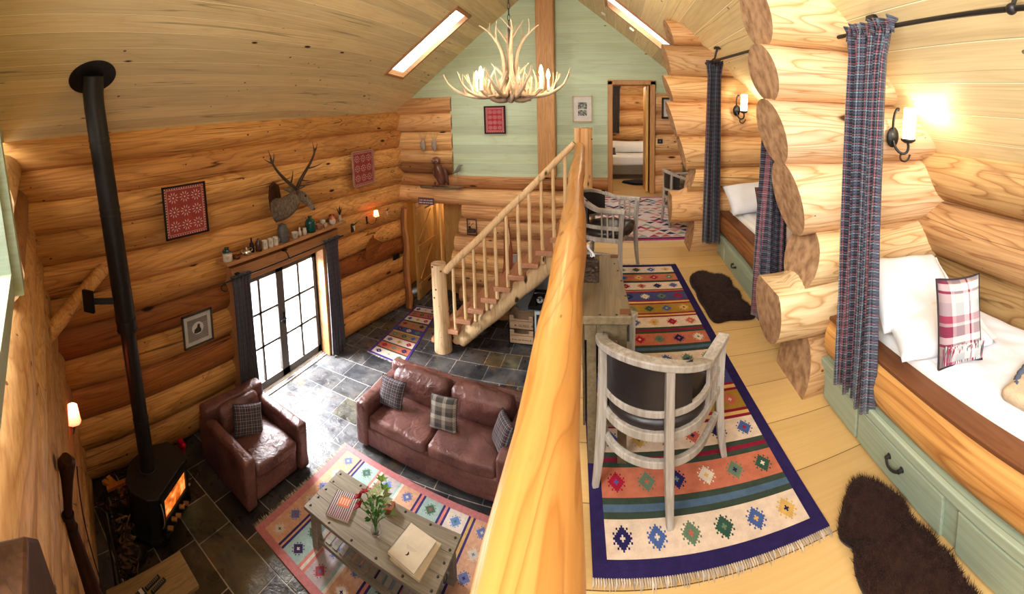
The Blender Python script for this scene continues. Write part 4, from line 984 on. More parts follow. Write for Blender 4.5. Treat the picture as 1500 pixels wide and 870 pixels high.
mb = MB(); mb.grid(lambda u, v: Vector(((u-.5)*.03*(1-.6*v)+.012*math.sin(v*5), .006*math.sin(u*9+v*3), .115+.085*v-.01*abs(u-.5))), 10, 10, 0, True, (.9, .9, .9)); mb.build('tissue', [M['linen']], T)
# dressing table with leaning mirror, mostly behind the far partition
T = thing('dressing_table', 'grey wooden table mostly hidden behind the far log partition', 'table', (1.3, 6.3, MZ)); 
mb = MB(); mb.box(-.22, -.45, .68, .25, .45, .72); mb.build('table_top', [M['greyY']], T)
for x in (-.18, .21):
    for y in (-.4, .4): mb = MB(); mb.box(x-.025, y-.025, 0, x+.025, y+.025, .68); mb.build('leg', [M['greyY']], T)
T = thing('framed_mirror', 'dark framed mirror standing on the table behind the far partition', 'mirror', (1.18, 6.25, MZ+.72), math.radians(-62))
mb = MB()
for a in ((-.24, 0, -.18, .56), (.18, 0, .24, .56), (-.18, 0, .18, .06), (-.18, .5, .18, .56)): mb.box(a[0], -.02, a[1], a[2], .02, a[3], 0, (.06, .035, .025))
mb.build('frame', [M['paint']], T, bevel=.004); mb = MB(); mb.box(-.18, -.002, .06, .18, .004, .5, 0, (.5, .5, .5)); mb.build('mirror_glass', [M['steel']], T)

# ------------------------------------------------------------------ wall lamps in the alcoves
def candle_sconce(label, x, y, z, s):
    T = thing('wall_sconce', label, 'wall lamp', (x, y, z), 0, None); c = (.02, .017, .015)
    mb = MB(); mb.lathe([(0, -.012), (.035, -.012), (.05, -.004), (.05, .004), (.0, .006)], n=16, col=c); mb.v = [Vector((p.x*.8, -p.z, p.y*1.25)) for p in mb.v]
    mb.v = [v+Vector((0, -.005, 0)) for v in mb.v]; mb.build('backplate', [M['iron']], T)
    mb = MB(); mb.tube(bez([(0, 0, .0), (0, -.01, .10), (-.03, -.015, .17), (.03, -.03, .20), (.012, -.02, .16)], 12), .008, 8, col=c)
    mb.tube(bez([(0, -.01, -.02), (0, -.05, -.12), (.08*s, -.08, -.12), (.06*s, -.07, -.03)], 12), .008, 8, col=c)
    mb.tube(bez([(.03, -.05, -.10), (.0, -.06, -.14), (.07, -.07, -.17), (.08, -.07, -.10)], 12), .006, 8, col=c)
    mb.lathe([(.0, -.03), (.02, -.03), (.042, -.015), (.042, -.005), (0, -.004)], (.06*s, -.07, 0), 16, col=c); mb.build('arm', [M['iron']], T)
    mb = MB(); P = [(.034, -.004)]; P += [(.036+.0015*math.sin(k*1.9), .015+.022*k) for k in range(8)]+[(.034, .182), (.03, .184), (.0, .17)]
    mb.lathe(P, (.06*s, -.07, 0), 18); mb.build('glass_cylinder', [M['candle']], T)
    point((x+.06*s, y-.17, z+.1), 2.6, (1, .86, .66), .04)
candle_sconce('iron wall lamp with lit candle glass above the near bunk pillow', 1.45, 1.865, 4.31, 1)
candle_sconce('iron wall lamp with lit candle glass in the far bunk alcove', 1.27, 4.29, 4.42, 1)
# ------------------------------------------------------------------ stove and flue
BK = (.022, .020, .019)
T = thing('wood_stove', 'black cast iron wood stove with glowing fire in the corner', 'stove', (-3.92, 1.62, 0)); O = T.location
def prism(mb, P, z0, z1, col=BK, s1=1.0, inset=0):
    cx = sum(p[0] for p in P)/len(P); cy = sum(p[1] for p in P)/len(P); n_ = len(P)
    lo = [(x, y, z0) for x, y in P]; hi = [(cx+(x-cx)*s1, cy+(y-cy)*s1, z1) for x, y in P]
    mb.add(lo+hi, [tuple(range(n_))[::-1], tuple(range(n_, 2*n_))]+[(k, (k+1) % n_, n_+(k+1) % n_, n_+k) for k in range(n_)], 0, False, col)
F0, F1 = Vector((-3.60, 1.50, 0)), Vector((-3.86, 1.98, 0))      # the front runs between these
P = [(-3.64, 1.42), (-3.60, 1.50), (-3.86, 1.98), (-3.96, 2.0), (-4.17, 1.93), (-4.24, 1.70), (-4.14, 1.47), (-3.95, 1.33), (-3.80, 1.32)]
mb = MB(); prism(mb, P, .09, .55); mb.build('body', [M['iron']], T, off=O, bevel=.008)
mb = MB(); c = Vector((-3.92, 1.66)); P2 = [tuple(c+(Vector(p)-c)*1.05) for p in P]; prism(mb, P2, .55, .572, (.035, .03, .027)); mb.build('top_plate', [M['iron']], T, off=O, bevel=.006)
mb = MB(); prism(mb, [tuple(c+(Vector(p)-c)*.9) for p in P], 0, .09); P3 = [tuple(c+(Vector(p)-c)*1.07) for p in P]; prism(mb, P3, .085, .11); mb.build('plinth', [M['iron']], T, off=O)
fd = (F1-F0).normalized(); fn_ = Vector((fd.y, -fd.x, 0)); Lf = (F1-F0).length
def fp(u, z, d): return F0+fd*(u*Lf)+Vector((0, 0, z))+fn_*d
mb = MB()
def fbox(u0, z0, u1, z1, d0, d1, col=BK):
    Q = [fp(u, z, d) for d in (d0, d1) for z in (z0, z1) for u in (u0, u1)]
    mb.add(Q, [(0, 1, 3, 2), (4, 6, 7, 5), (0, 4, 5, 1), (2, 3, 7, 6), (0, 2, 6, 4), (1, 5, 7, 3)], 0, False, col)
fbox(.05, .24, .95, .275, 0, .035); fbox(.05, .495, .95, .53, 0, .035); fbox(.05, .27, .13, .5, 0, .035); fbox(.87, .27, .95, .5, 0, .035)
dr = mb.build('door', [M['iron']], T, off=O, bevel=.004)
mb = MB(); fbox(.12, .27, .88, .5, .006, .014, (1, 1, 1)); n = NT('fire seen through the stove glass'); o_ = n.obj(); fz = n.noise(o_, 9, 4, .6)
n.fin((.12, .03, .01), .3); n.put(n.b.inputs['Emission Color'], n.ramp(fz, [(.3, (.25, .03, .005)), (.5, (.8, .2, .03)), (.7, (1, .55, .18))])); n.b.inputs['Emission Strength'].default_value = .9; M['firebox'] = n.m
mb.build('fire_glass', [M['firebox']], dr, off=O)
mb = MB(); P_ = bez([fp(.04, .50, .02), fp(.02, .42, .06), fp(.03, .30, .07), fp(.02, .24, .03)], 8); mb.tube(P_, .006, 8, col=(.5, .42, .3)); mb.build('handle', [M['iron']], dr, off=O); mb = MB(); mb.sph(fp(.93, .3, .045), .014, col=(.4, .4, .4)); mb.build('air_knob', [M['iron']], dr, off=O)
mb = MB(); fbox(.06, .11, .94, .13, 0, .05); fbox(.06, .11, .10, .23, 0, .05); fbox(.9, .11, .94, .23, 0, .05); fbox(.1, .13, .9, .225, .002, .006, (.01, .01, .01)); mb.build('log_store', [M['iron']], T, off=O)
for k in range(5):
    mb = MB(); a = fp(.2+.14*k, .145+.03*(k % 2), .012); mb.cyl(a, a+fn_*.05+fd*.02, .024, .022, 9, 0, (.75, .6, .45), 0, (1.2, 1.0, .8)); tag(mb.build('split_log', [M['trimw']], None), 'cut log stacked in the opening under the stove fire', 'log', 'firewood under the stove')
T = thing('flue_pipe', 'tall black stove flue pipe rising from the stove to the ceiling', 'flue', (-3.95, 1.58, .57)); O = T.location
def fl(z): t = (z-.57)/(4.85-.57); return Vector((-3.95+.07*t, 1.58-.22*t, z))
mb = MB(); mb.tube([fl(.57), fl(2.25)], [.078, .078], 28, col=BK); mb.tube([fl(.57), fl(.60)], .09, 28, col=(.05, .045, .04)); mb.build('lower_pipe', [M['iron']], T, off=O)
mb = MB(); mb.tube([fl(2.25), fl(3.2), fl(4.55), fl(4.72), fl(4.85)+Vector((0.02, .0, .0)), Vector((-3.80, 1.36, 5.04))], [.102]*6, 28, col=BK); mb.build('upper_pipe', [M['iron']], T, off=O)
for z in (2.25, 2.37, 3.55, 3.62, 4.3, 4.37): mb = MB(); mb.tube([fl(z-.01), fl(z+.01)], .107, 28, col=(.03, .027, .025)); mb.build('joint_band', [M['iron']], T, off=O)
mb = MB(); mb.tube([fl(1.192), fl(1.208)], .083, 28, col=(.03, .027, .025)); mb.build('joint_band', [M['iron']], T, off=O)
mb = MB(); cz = Vector((-3.83, 1.36, zl(-3.83, 1.36)-.012)); nn = Vector((-(6.9-4.45)/3.45, 0, 1)).normalized(); mb.tube([cz-nn*.006, cz+nn*.008], [.235, .235], 40, col=(.018, .016, .016), up=(0, 1, 0)); mb.build('ceiling_collar', [M['iron']], T, off=O)

# brace log and bracket that steadies the flue
mb = MB(); mb.tube([(-3.86, .60, 2.36), (-4.2, 1.03, 2.54), (-4.58, 1.52, 2.72)], [.085, .08, .08], 16, True, 0, (.95, .85, .72), 1)
o = mb.build('corner_brace_log', [M['logX'], M['end']]); tag(o, 'short diagonal log brace across the corner behind the flue', 'beam')
T = thing('flue_bracket', 'black metal bracket holding the flue to the corner log', 'bracket', (-4.0, 1.15, 2.62)); mb = MB()
mb.bar((0, 0, .0), (.10, .26, -.02), .008, .07, (0, 0, 1), 0, (.015,)*3); mb.build('arm', [M['iron']], T); mb = MB(); mb.box(-.07, -.02, -.12, .05, .012, .12, 0, (.015,)*3, RZ(.6), V(0, 0, 0)); mb.build('wall_plate', [M['iron']], T)

# ------------------------------------------------------------------ hearth things
T = thing('log_basket', 'round black wire basket of split logs beside the stove', 'basket', (-4.20, 1.30, 0)); mb = MB()
for z, r in ((.02, .13), (.1, .15), (.2, .165), (.3, .175), (.33, .178)): mb.tube([(r*math.cos(a), r*math.sin(a), z) for a in [2*PI*k/24 for k in range(25)]], .005, 6, False, col=BK)
for k in range(22): a = 2*PI*k/22; mb.tube([(.13*math.cos(a), .13*math.sin(a), .0), (.165*math.cos(a), .165*math.sin(a), .2), (.178*math.cos(a), .178*math.sin(a), .33)], .003, 5, False, col=BK)
mb.build('wire_frame', [M['iron']], T); random.seed(11)
for k in range(8):
    a = random.uniform(0, PI); x, y = random.uniform(-.05, .05), random.uniform(-.05, .05); z = .10+.035*k; d = Vector((math.cos(a), math.sin(a), random.uniform(-.3, .5)))*.12
    mb = MB(); p = Vector((-4.20+x, 1.30+y, z)); mb.bar(p-d, p+d, .05, .04, (0, 0, 1), 0, (1.0, .75, .5)); tag(mb.build('firewood_piece', [M['trimw']], bevel=.004), 'split firewood piece heaped in the round wire basket', 'firewood', 'firewood in the wire basket')
T = thing('fireside_tool_stand', 'black iron companion stand with hearth tools', 'tool stand', (-3.84, 1.20, 0)); mb = MB()
mb.lathe([(.0, .0), (.10, 0), (.10, .012), (.03, .03), (.01, .05), (.0, .05)], n=18, col=BK); mb.build('base', [M['iron']], T)
mb = MB(); mb.cyl((0, 0, .03), (0, 0, .56), .008, col=BK); mb.sph((0, 0, .57), .02, col=BK); mb.bar((-.08, 0, .50), (.08, 0, .50), .01, .01, col=BK); mb.bar((0, -.08, .50), (0, .08, .50), .01, .01, col=BK); mb.build('pole', [M['iron']], T)
for i, (x, y) in enumerate([(.08, 0), (-.08, 0), (0, .08), (0, -.08)]):
    t = thing('hearth_tool', ['black hearth shovel hanging on the companion stand', 'black hearth brush hanging on the companion stand', 'black poker hanging on the companion stand', 'black fire tongs hanging on the companion stand'][i], 'tool', (-3.84+x, 1.20+y, .07))
    m2 = MB(); m2.cyl((0, 0, .05), (0, 0, .46), .006, col=BK); m2.sph((0, 0, .47), .014, col=BK)
    if i == 0: m2.grid(lambda u, v: Vector(((u-.5)*.09, .012*math.cos((u-.5)*5), .1-.1*v)), 6, 4, col=(.12, .10, .08))
    if i == 1: m2.lathe([(.0, 0), (.035, 0), (.028, .06), (.01, .07)], n=12, col=(.04, .03, .02))
    if i == 2: m2.tube([(0, 0, .05), (0, 0, .0), (.02, 0, -.01)], .006, 6, col=BK)
    if i == 3: m2.tube([(0, .01, .3), (.02, .01, .1), (0, .01, 0)], .004, 6, col=BK); m2.tube([(0, .01, .3), (-.02, .01, .1), (0, .01, 0)], .004, 6, col=BK)
    m2.build('shaft', [M['iron']], t)
T = thing('coal_scuttle', 'low black coal bucket on the slate beside the tool stand', 'bucket', (-3.62, 1.27, 0)); mb = MB(); mb.lathe([(.0, .0), (.055, 0), (.075, .09), (.08, .10), (.07, .09), (.05, .01), (0, .01)], n=20, col=BK); mb.build('bowl', [M['iron']], T)
mb = MB(); mb.tube(bez([(-.075, 0, .09), (-.07, 0, .2), (.07, 0, .2), (.075, 0, .09)], 10), .004, 6, col=BK); mb.build('handle', [M['iron']], T)
T = thing('oven_glove', 'red cloth glove hung behind the stove', 'glove', (-4.12, 2.08, .40)); mb = MB(); mb.rbox((0, 0, .08), (.09, .06, .2), .03, 5, nz=.015, col=(.42, .01, .02)); mb.rbox((.05, 0, .12), (.05, .05, .09), .02, 4, nz=.01, col=(.42, .01, .02), R=RY(.5)); mb.build('mitt', [M['cloth']], T, merge=True)
mb = MB(); mb.rbox((0, 0, -.06), (.08, .05, .14), .02, 5, nz=.03, nf=14, col=(.05, .035, .02)); mb.build('cuff', [M['cloth']], T, merge=True)
# low table at the bottom left with remote controls
T = thing('side_table', 'pale topped wooden side table at the wall below the lamp', 'table', (-2.95, 1.12, 0)); mb = MB()
mb.box(-.17, -.34, .46, .15, .33, .50, 0, (1.5, 1.35, 1.15)); mb.build('table_top', [M['greyY']], T, bevel=.004)
for x in (-.13, .11):
    for y in (-.28, .28): mb = MB(); mb.box(x-.02, y-.02, 0, x+.02, y+.02, .46); mb.build('leg', [M['greyY']], T)
T.rotation_euler = (0, 0, -.04)
for k, (x, y) in enumerate([(-3.00, 1.14), (-2.955, 1.17)]):
    t = thing('remote_control', ['black remote control on the side table, nearer the wall', 'black remote control on the side table, farther from the wall'][k], 'remote', (x, y, .50), .25); m2 = MB(); m2.box(-.016, -.07, 0, .016, .07, .016, 0, (.012,)*3)
    b_ = m2.build('body', [M['iron']], t, bevel=.003); m2 = MB()
    for i in range(3):
        for j in range(8): m2.box(-.011+.008*i, -.06+.015*j, .016, -.006+.008*i, -.052+.015*j, .018, 0, (.22,)*3)
    m2.build('buttons', [M['iron']], t)
t = thing('set_top_box', 'small grey and black box beside the remote controls', 'media box', (-2.93, 1.02, .50), .2); m2 = MB(); m2.box(-.06, -.045, 0, .06, .045, .03, 0, (.03,)*3); m2.box(-.06, -.0, .03, -.01, .03, .034, 0, (.6,)*3); m2.build('case', [M['paint']], t, bevel=.004)

# ------------------------------------------------------------------ coffee table and its things
T = thing('coffee_table', 'grey washed wooden coffee table with dark iron studs', 'coffee table', (-1.995, 2.79, 0), math.radians(-2.8)); mb = MB(); hx, hy = .68, .27
for k in range(3): mb.box(-hx, -hy+.18*k, .425, hx, -hy+.18*(k+1)-.002, .46, 0, (1+.06*(k % 2),)*3)
tt = mb.build('table_top', [M['greyw']], T, bevel=.003)
for x in (-.60, .60):
    for y in (-.2, .2): mb = MB(); mb.box(x-.035, y-.035, .008, x+.035, y+.035, .425); mb.build('leg', [M['greyw']], T, bevel=.004)
mb = MB()
for y in (-.2, .2): mb.box(-.6, y-.02, .10, .6, y+.02, .14)
for k in range(15): mb.box(-.57+.08*k, -.2, .14, -.52+.08*k, .2, .15)
mb.build('slatted_shelf', [M['greyw']], T)
mb = MB()
for x in (-.6, .6): mb.box(x-.02, -.2, .34, x+.02, .2, .425)
for y in (-.2, .2): mb.box(-.6, y-.01, .37, .6, y+.01, .425)
mb.build('apron', [M['greyw']], T)
S_ = [(-.64, y) for y in (-.22, -.11, 0, .11, .22)]+[(.64, y) for y in (-.22, -.11, 0, .11, .22)]+[(x, y) for x in (-.39, -.13, .13, .39) for y in (-.235, .235)]
for x, y in S_: mb = MB(); mb.sph((x, y, .46), .013, .013, .007, 10, 6, col=(.07, .05, .035)); mb.build('stud', [M['iron']], tt)
for x in (-.64, .64): mb = MB(); mb.tube([(x+math.copysign(.006, x), .03*math.cos(a), .31+.03*math.sin(a)) for a in [2*PI*k/16 for k in range(17)]], .005, 6, False, col=BK); mb.build('iron_ring', [M['iron']], T)
def bkc(name, label, cat, loc, rz, w, h, t, col, deco=None, pages=(.72, .64, .5)):
    T = thing(name, label, cat, loc, rz); mb = MB(); mb.box(-w/2+.004, -h/2+.004, .003, w/2-.003, h/2-.004, t-.003, 0, pages); mb.build('pages', [M['paint']], T)
    mb = MB(); mb.box(-w/2, -h/2, t-.003, w/2, h/2, t, 0, col); mb.box(-w/2, -h/2, 0, w/2, h/2, .003, 0, col); mb.box(-w/2, -h/2, 0, -w/2+.004, h/2, t, 0, col)
    if deco: deco(mb, w, h, t)
    mb.build('cover', [M['paint']], T); return T
def deco1(mb, w, h, t):
    random.seed(4)
    for k in range(11):
        x = -w/2+w*k/11; mb.add([(x, -h/2, t+.0006), (x+w/22, -h/2, t+.0006), (x+w/20, h/2, t+.0006), (x+.002, h/2, t+.0006)], [(0, 1, 2, 3)], 0, False, random.choice([(.05, .03, .04), (.10, .05, .05), (.03, .02, .03)]))
        mb.add([(x+w/20, -h/2, t+.0007), (x+w/14, -h/2, t+.0007), (x+w/15, 0, t+.0007)], [(0, 1, 2)], 0, False, (.5, .12, .1))
    mb.box(-w*.22, -.02, t+.0008, w*.3, h*.30, t+.0014, 0, (.65, .17, .06))
    for k in range(4): mb.box(-w*.15+w*.11*k, .0, t+.0015, -w*.09+w*.11*k, h*.25, t+.002, 0, (.85, .5, .35))
bkc('magazine', 'glossy striped food magazine with an orange picture on the coffee table', 'magazine', (-2.39, 2.77, .46), math.radians(14), .22, .27, .02, (.62, .52, .50), deco1)
def deco2(mb, w, h, t):
    mb.tube(bez([(.0, -.05, t+.001), (.015, -.065, t+.001), (.01, -.08, t+.001), (-.004, -.085, t+.001)], 8), [.001, .005, .006, .007, .006, .005, .004, .003, .002], 6, col=(.02, .02, .02))
    for j in range(3):
        x = -.05+.01*j
        for k in range(9-2*j): mb.box(x+.012*k, -.012-.011*j, t+.0004, x+.012*k+.008, -.010-.011*j, t+.0008, 0, (.25, .22, .18))
bkc('guest_book', 'cream book lying under the leather folder on the coffee table', 'book', (-1.60, 2.735, .46), math.radians(-8), .30, .33, .018, (.63, .50, .33))
bkc('information_folder', 'large cream folder printed with small black lettering and a mark', 'folder', (-1.635, 2.74, .478), math.radians(-11), .28, .31, .026, (.74, .63, .47), deco2)
T = thing('wooden_box', 'small carved reddish wooden box on the coffee table', 'box', (-1.99, 2.965, .46), .3); mb = MB(); mb.box(-.045, -.045, 0, .045, .045, .045, 0, (.55, .38, .32)); mb.build('body', [M['tread']], T, bevel=.006); mb = MB(); mb.box(-.045, -.045, .046, .045, .045, .056, 0, (.6, .4, .33)); mb.box(-.025, -.005, .0561, .025, .004, .057, 0, (.2, .1, .08)); mb.box(-.008, -.02, .0561, .006, .012, .057, 0, (.2, .1, .08)); mb.build('lid', [M['tread']], T, bevel=.003)
T = thing('glass_vase', 'small clear glass vase of water on the coffee table', 'vase', (-1.985, 2.72, .46)); mb = MB(); mb.lathe([(0, .004), (.042, .004), (.046, .05), (.036, .10), (.034, .14), (.044, .17), (.041, .17), (.031, .14), (.033, .1), (.042, .05), (.038, .01), (0, .01)], n=22, col=(.8, .85, .85)); mb.build('glass', [M['glass']], T)
mb = MB(); mb.lathe([(0, .012), (.036, .012), (.04, .05), (.033, .085), (0, .085)], n=18, col=(.10, .13, .10)); mb.build('water', [M['glass']], T)
T = thing('flower_bunch', 'bunch of red and white lilies with green leaves in the glass vase', 'flowers', (-1.985, 2.72, .475)); random.seed(21)
heads = [(-.17, .02, .24, 'r'), (-.12, .06, .28, 'r'), (-.14, -.02, .2, 'r'), (-.19, .06, .2, 'r'), (-.02, .10, .34, 'w'), (.05, .10, .36, 'g'), (.03, .03, .38, 'w'), (.08, .06, .3, 'w'), (-.05, .05, .31, 'w'), (.01, .12, .42, 'g'), (.10, .02, .40, 'd'), (.13, .05, .2, 'd')]
for hx_, hy_, hz_, kd in heads:
    mb = MB(); mb.tube(bez([(0, 0, .0), (hx_*.1, hy_*.1, .16), (hx_*.5, hy_*.5, hz_*.8), (hx_, hy_, hz_)], 8), .0035, 6, col=(.10, .24, .04)); mb.build('stem', [M['paint']], T)
    mb = MB(); c = {'r': (.40, .03, .05), 'w': (.62, .66, .42), 'g': (.25, .42, .10), 'd': (.2, .22, .08)}[kd]; h = Vector((hx_, hy_, hz_)); d = (h-Vector((0, 0, .05))).normalized()
    for k in range(6 if kd != 'd' else 2):
        a = 2*PI*k/6; u = d.orthogonal().normalized(); s = d.cross(u); e = (u*math.cos(a)+s*math.sin(a)); w_ = (e.cross(d))*.013
        mb.add([h, h+e*.03+d*.025-w_*1.4, h+e*.066+d*.035, h+e*.03+d*.025+w_*1.4], [(0, 1, 2, 3)], 0, False, c)
    mb.sph(h+d*.008, .010, .010, .014, 8, 5, col=c); mb.build('flower_head', [M['paint']], T)
mb = MB()
for k in range(46):
    a = random.uniform(0, 2*PI); z = random.uniform(.13, .36); r = random.uniform(.0, .06); p = Vector((r*math.cos(a), r*math.sin(a), z)); e = Vector((math.cos(a), math.sin(a), random.uniform(-.1, .9))).normalized(); ln = random.uniform(.04, .08); w_ = e.cross(Vector((0, 0, 1))).normalized()*.016
    g = random.uniform(.6, 1.4); mb.add([p, p+e*ln*.45-w_, p+e*ln+Vector((0, 0, -.012)), p+e*ln*.45+w_], [(0, 1, 2, 3)], 0, False, (.10*g, .22*g, .045*g))
mb.build('leaves', [M['paint']], T)

# ------------------------------------------------------------------ under the stairs: crates, radio, counter
def crate(label, z, txt, hh):
    T = thing('wooden_crate', label, 'crate', (-1.60, 6.83, z)); w, d = .44, .32
    mb = MB(); mb.box(-w/2, -d/2, 0, w/2, d/2, .012); mb.build('bottom', [M['crate']], T)
    for x in (-w/2, w/2-.014): mb = MB(); mb.box(x, -d/2, .0, x+.014, d/2, hh); mb.build('end_panel', [M['crate']], T)
    for y in (-d/2, d/2-.014):
        mb = MB(); mb.box(-w/2, y, 0, w/2, y+.014, hh*.58); mb.box(-w/2, y, hh*.62, -w/2+.09, y+.014, hh); mb.box(w/2-.09, y, hh*.62, w/2, y+.014, hh); mb.box(-w/2+.09, y, hh*.62, w/2-.09, y+.014, hh*.74); mb.build('side_board', [M['crate']], T)
    mb = MB()
    if txt: text(mb, txt, (-.12, -d/2-.001, hh*.2), (1, 0, 0), (0, 0, 1), hh*.16, (.10, .06, .04))
    else:
        text(mb, '*', (-.17, -d/2-.001, hh*.24), (1, 0, 0), (0, 0, 1), hh*.12, (.10, .06, .04)); text(mb, '*', (.145, -d/2-.001, hh*.24), (1, 0, 0), (0, 0, 1), hh*.12, (.10, .06, .04))
        for k in range(17):
            if k not in (3, 8): x_ = -.13+.0155*k; mb.add([(x_, -d/2-.001, hh*.25), (x_+.010, -d/2-.001, hh*.25), (x_+.010, -d/2-.001, hh*(.32+.02*(k % 2))), (x_, -d/2-.001, hh*.33)], [(0, 1, 2, 3)], 0, False, (.14, .09, .06))
    mb.build('stencil_lettering', [M['paint']], T)
crate('lower pale wooden crate with small stencilled words under the stairs', .03, '', .27)
crate('upper pale wooden crate stencilled GLASS stacked under the stairs', .315, '* GLASS *', .27)
T = thing('storage_counter', 'white counter with a dark slab top beside the crates', 'counter', (-1.12, 6.75, 0)); mb = MB(); mb.box(-.2, -.3, 0, .5, .3, .82, 0, (.55, .58, .6)); mb.box(-.17, -.306, .08, .45, -.3, .76, 0, (.03, .03, .035)); mb.build('cabinet', [M['paint']], T, bevel=.004)
mb = MB(); mb.box(-.30, -.33, .86, .55, .32, .93, 0, (.02,)*3); mb.build('top_slab', [M['gloss']], T, bevel=.006)
T = thing('desk_telephone', 'black vintage dial phone with a pale dial under the stairs', 'telephone', (-1.24, 6.62, .93)); mb = MB(); mb.rbox((0, 0, .05), (.17, .16, .10), .03, 5, col=(.012,)*3); mb.build('body', [M['gloss']], T, merge=True)
mb = MB(); mb.tube([(-.10, .02, .13), (-.06, .02, .145), (.06, .02, .145), (.10, .02, .13)], [.028, .016, .016, .028], 12, col=(.012,)*3); mb.build('handset', [M['gloss']], T)
mb = MB(); mb.M = Matrix.Translation((0, -.078, .06)) @ Matrix.Rotation(math.radians(60), 4, 'X'); mb.lathe([(.0, .0), (.055, .0), (.055, .008), (.0, .01)], n=20, col=(.6, .6, .6)); mb.lathe([(.0, .012), (.02, .012), (.02, .014), (0, .014)], n=12, col=(.04,)*3)
for k in range(10): a = k*.55; mb.lathe([(0, .011), (.007, .011), (.006, .012), (0, .012)], (.038*math.cos(a), .038*math.sin(a), 0), 8, col=(.04,)*3)
mb.build('dial', [M['gloss']], T)
mb = MB(); mb.box(-1.9, 7.28, 0, -.2, 7.34, 1.5, 0, (.62, .66, .68)); struct(mb.build('wall_understair', [M['paint']]))
# ------------------------------------------------------------------ antler chandelier
CH0 = Vector((-.88, 3.5, 4.50)); T = thing('antler_chandelier', 'large chandelier made of pale deer antlers with lit candle bulbs', 'chandelier', CH0)
AC = (.47, .35, .24)
def antler(mb, P, r0, tines, n=14, rend=.004, col=AC, seed=0):
    pts = bez(P, n); N = len(pts)
    rr = [lerp(r0, rend, (k/(N-1))**1.3)*(1+.08*noise.noise(Vector((k*.8, seed, 0)))) for k in range(N)]
    cols = []
    mb.tube(pts, rr, 9, True, 0, col); b = len(mb.v)-(N*9)-18
    for i in range(N):
        g = .62+.75*(i/(N-1))
        for k in range(9): mb.c[b+i*9+k] = (col[0]*g, col[1]*g, col[2]*g)
    for t, d, ln in tines:
        i = min(N-2, int(t*(N-1))); p = pts[i]; d = Vector(d).normalized(); tg = (pts[i+1]-pts[i]).normalized()
        q = bez([p, p+d*ln*.45+tg*ln*.15, p+d*ln*.8+Vector((0, 0, ln*.18)), p+d*ln+Vector((0, 0, ln*.3))-tg*ln*.05], 7)
        mb.tube(q, [lerp(rr[i]*.75, .002, (k/7)**1.2) for k in range(8)], 7, True, 0, (col[0]*1.25, col[1]*1.25, col[2]*1.22))
random.seed(40); bulbs = []
for k in range(10):
    a = 2*PI*k/10+.25; e = Vector((math.cos(a), math.sin(a), 0)); s = Vector((-e.y, e.x, 0)); sg = 1 if k % 2 else -1
    L_ = .57*(1 if k % 2 else .88); h = .24+.05*random.random()
    mb = MB(); P = [e*.02-s*.04*sg+V(0, 0, .16), e*.10+V(0, 0, .0), e*(L_*.62)+s*.07*sg+V(0, 0, .02), e*(L_*.93)+s*.03*sg+V(0, 0, .10), e*L_+V(0, 0, h)]
    antler(mb, P, .026, [(.30, s*.4*sg+V(0, 0, 1), .15), (.48, e*.25-s*.3*sg+V(0, 0, 1), .20), (.64, s*.5*sg+e*.2+V(0, 0, 1), .16), (.8, e*.7-s*.3*sg+V(0, 0, .8), .13)], seed=k)
    mb.build('antler', [M['antler']], T)
for k in range(6):
    a = 2*PI*k/6+.6; e = Vector((math.cos(a), math.sin(a), 0)); s = Vector((-e.y, e.x, 0))
    mb = MB(); antler(mb, [e*.05+V(0, 0, .02), e*.22+s*.04+V(0, 0, -.02), e*.27+s*.08+V(0, 0, .12), e*.16+s*.1+V(0, 0, .30)], .024, [(.45, e+V(0, 0, .7), .12), (.7, s+V(0, 0, .8), .10)], seed=20+k); mb.build('antler', [M['antler']], T)
for k in range(4):
    a = 2*PI*k/4+.3; e = Vector((math.cos(a), math.sin(a), 0)); s = Vector((-e.y, e.x, 0))
    mb = MB(); antler(mb, [e*.08+V(0, 0, .03), e*.06+s*.03+V(0, 0, .2), e*.01-s*.02+V(0, 0, .36), e*.035+V(0, 0, .52), e*.16+s*.03+V(0, 0, .64), e*.25+V(0, 0, .70)], .026, [(.3, e+V(0, 0, .8), .2 if k % 2 else .14), (.72, s+V(0, 0, 1.2), .16), (.82, -s+V(0, 0, .9), .12)], seed=40+k, n=16); mb.build('antler', [M['antler']], T)
for k, (x, y) in enumerate([(-.33, .08), (-.165, -.30), (.30, -.20), (.29, .22), (-.02, .36)]):
    mb = MB(); mb.lathe([(0, .0), (.018, 0), (.02, .012), (.0115, .016), (.0115, .12), (0, .12)], (x, y, .10), 14, 0, (.75, .66, .5)); c = mb.build('candle_tube', [M['paint']], T)
    mb = MB(); mb.tube([(x*.55, y*.55, .06), (x*.8, y*.8, .05), (x, y, .10)], .008, 8, col=AC); mb.build('holder', [M['antler']], T)
    mb = MB(); mb.lathe([(0, .12), (.010, .122), (.017, .145), (.014, .175), (.004, .205), (0, .21)], (x, y, .10), 14); mb.build('bulb', [M['flame']], c)
    point(CH0+V(x, y, .10+.17), 7, (1, .82, .55), .03)
mb = MB(); 
for k in range(40):
    z = .66+.052*k; c = V(0, 0, z)
    if CH0.z+z > 6.66: break
    R_ = RZ(PI/2*(k % 2)); mb.tube([c+R_ @ V(.011*math.cos(a), 0, .033*math.sin(a)) for a in [2*PI*i/10 for i in range(11)]], .0032, 5, False, col=(.03, .025, .02))
mb.build('chain', [M['iron']], T); mb = MB(); mb.cyl((0, 0, .02), (0, 0, .7), .009, col=(.05, .04, .03)); mb.lathe([(0, .0), (.05, .02), (.07, .06), (.05, .1), (0, .1)], n=16, col=(.2, .14, .09)); mb.build('centre_rod', [M['antler']], T)

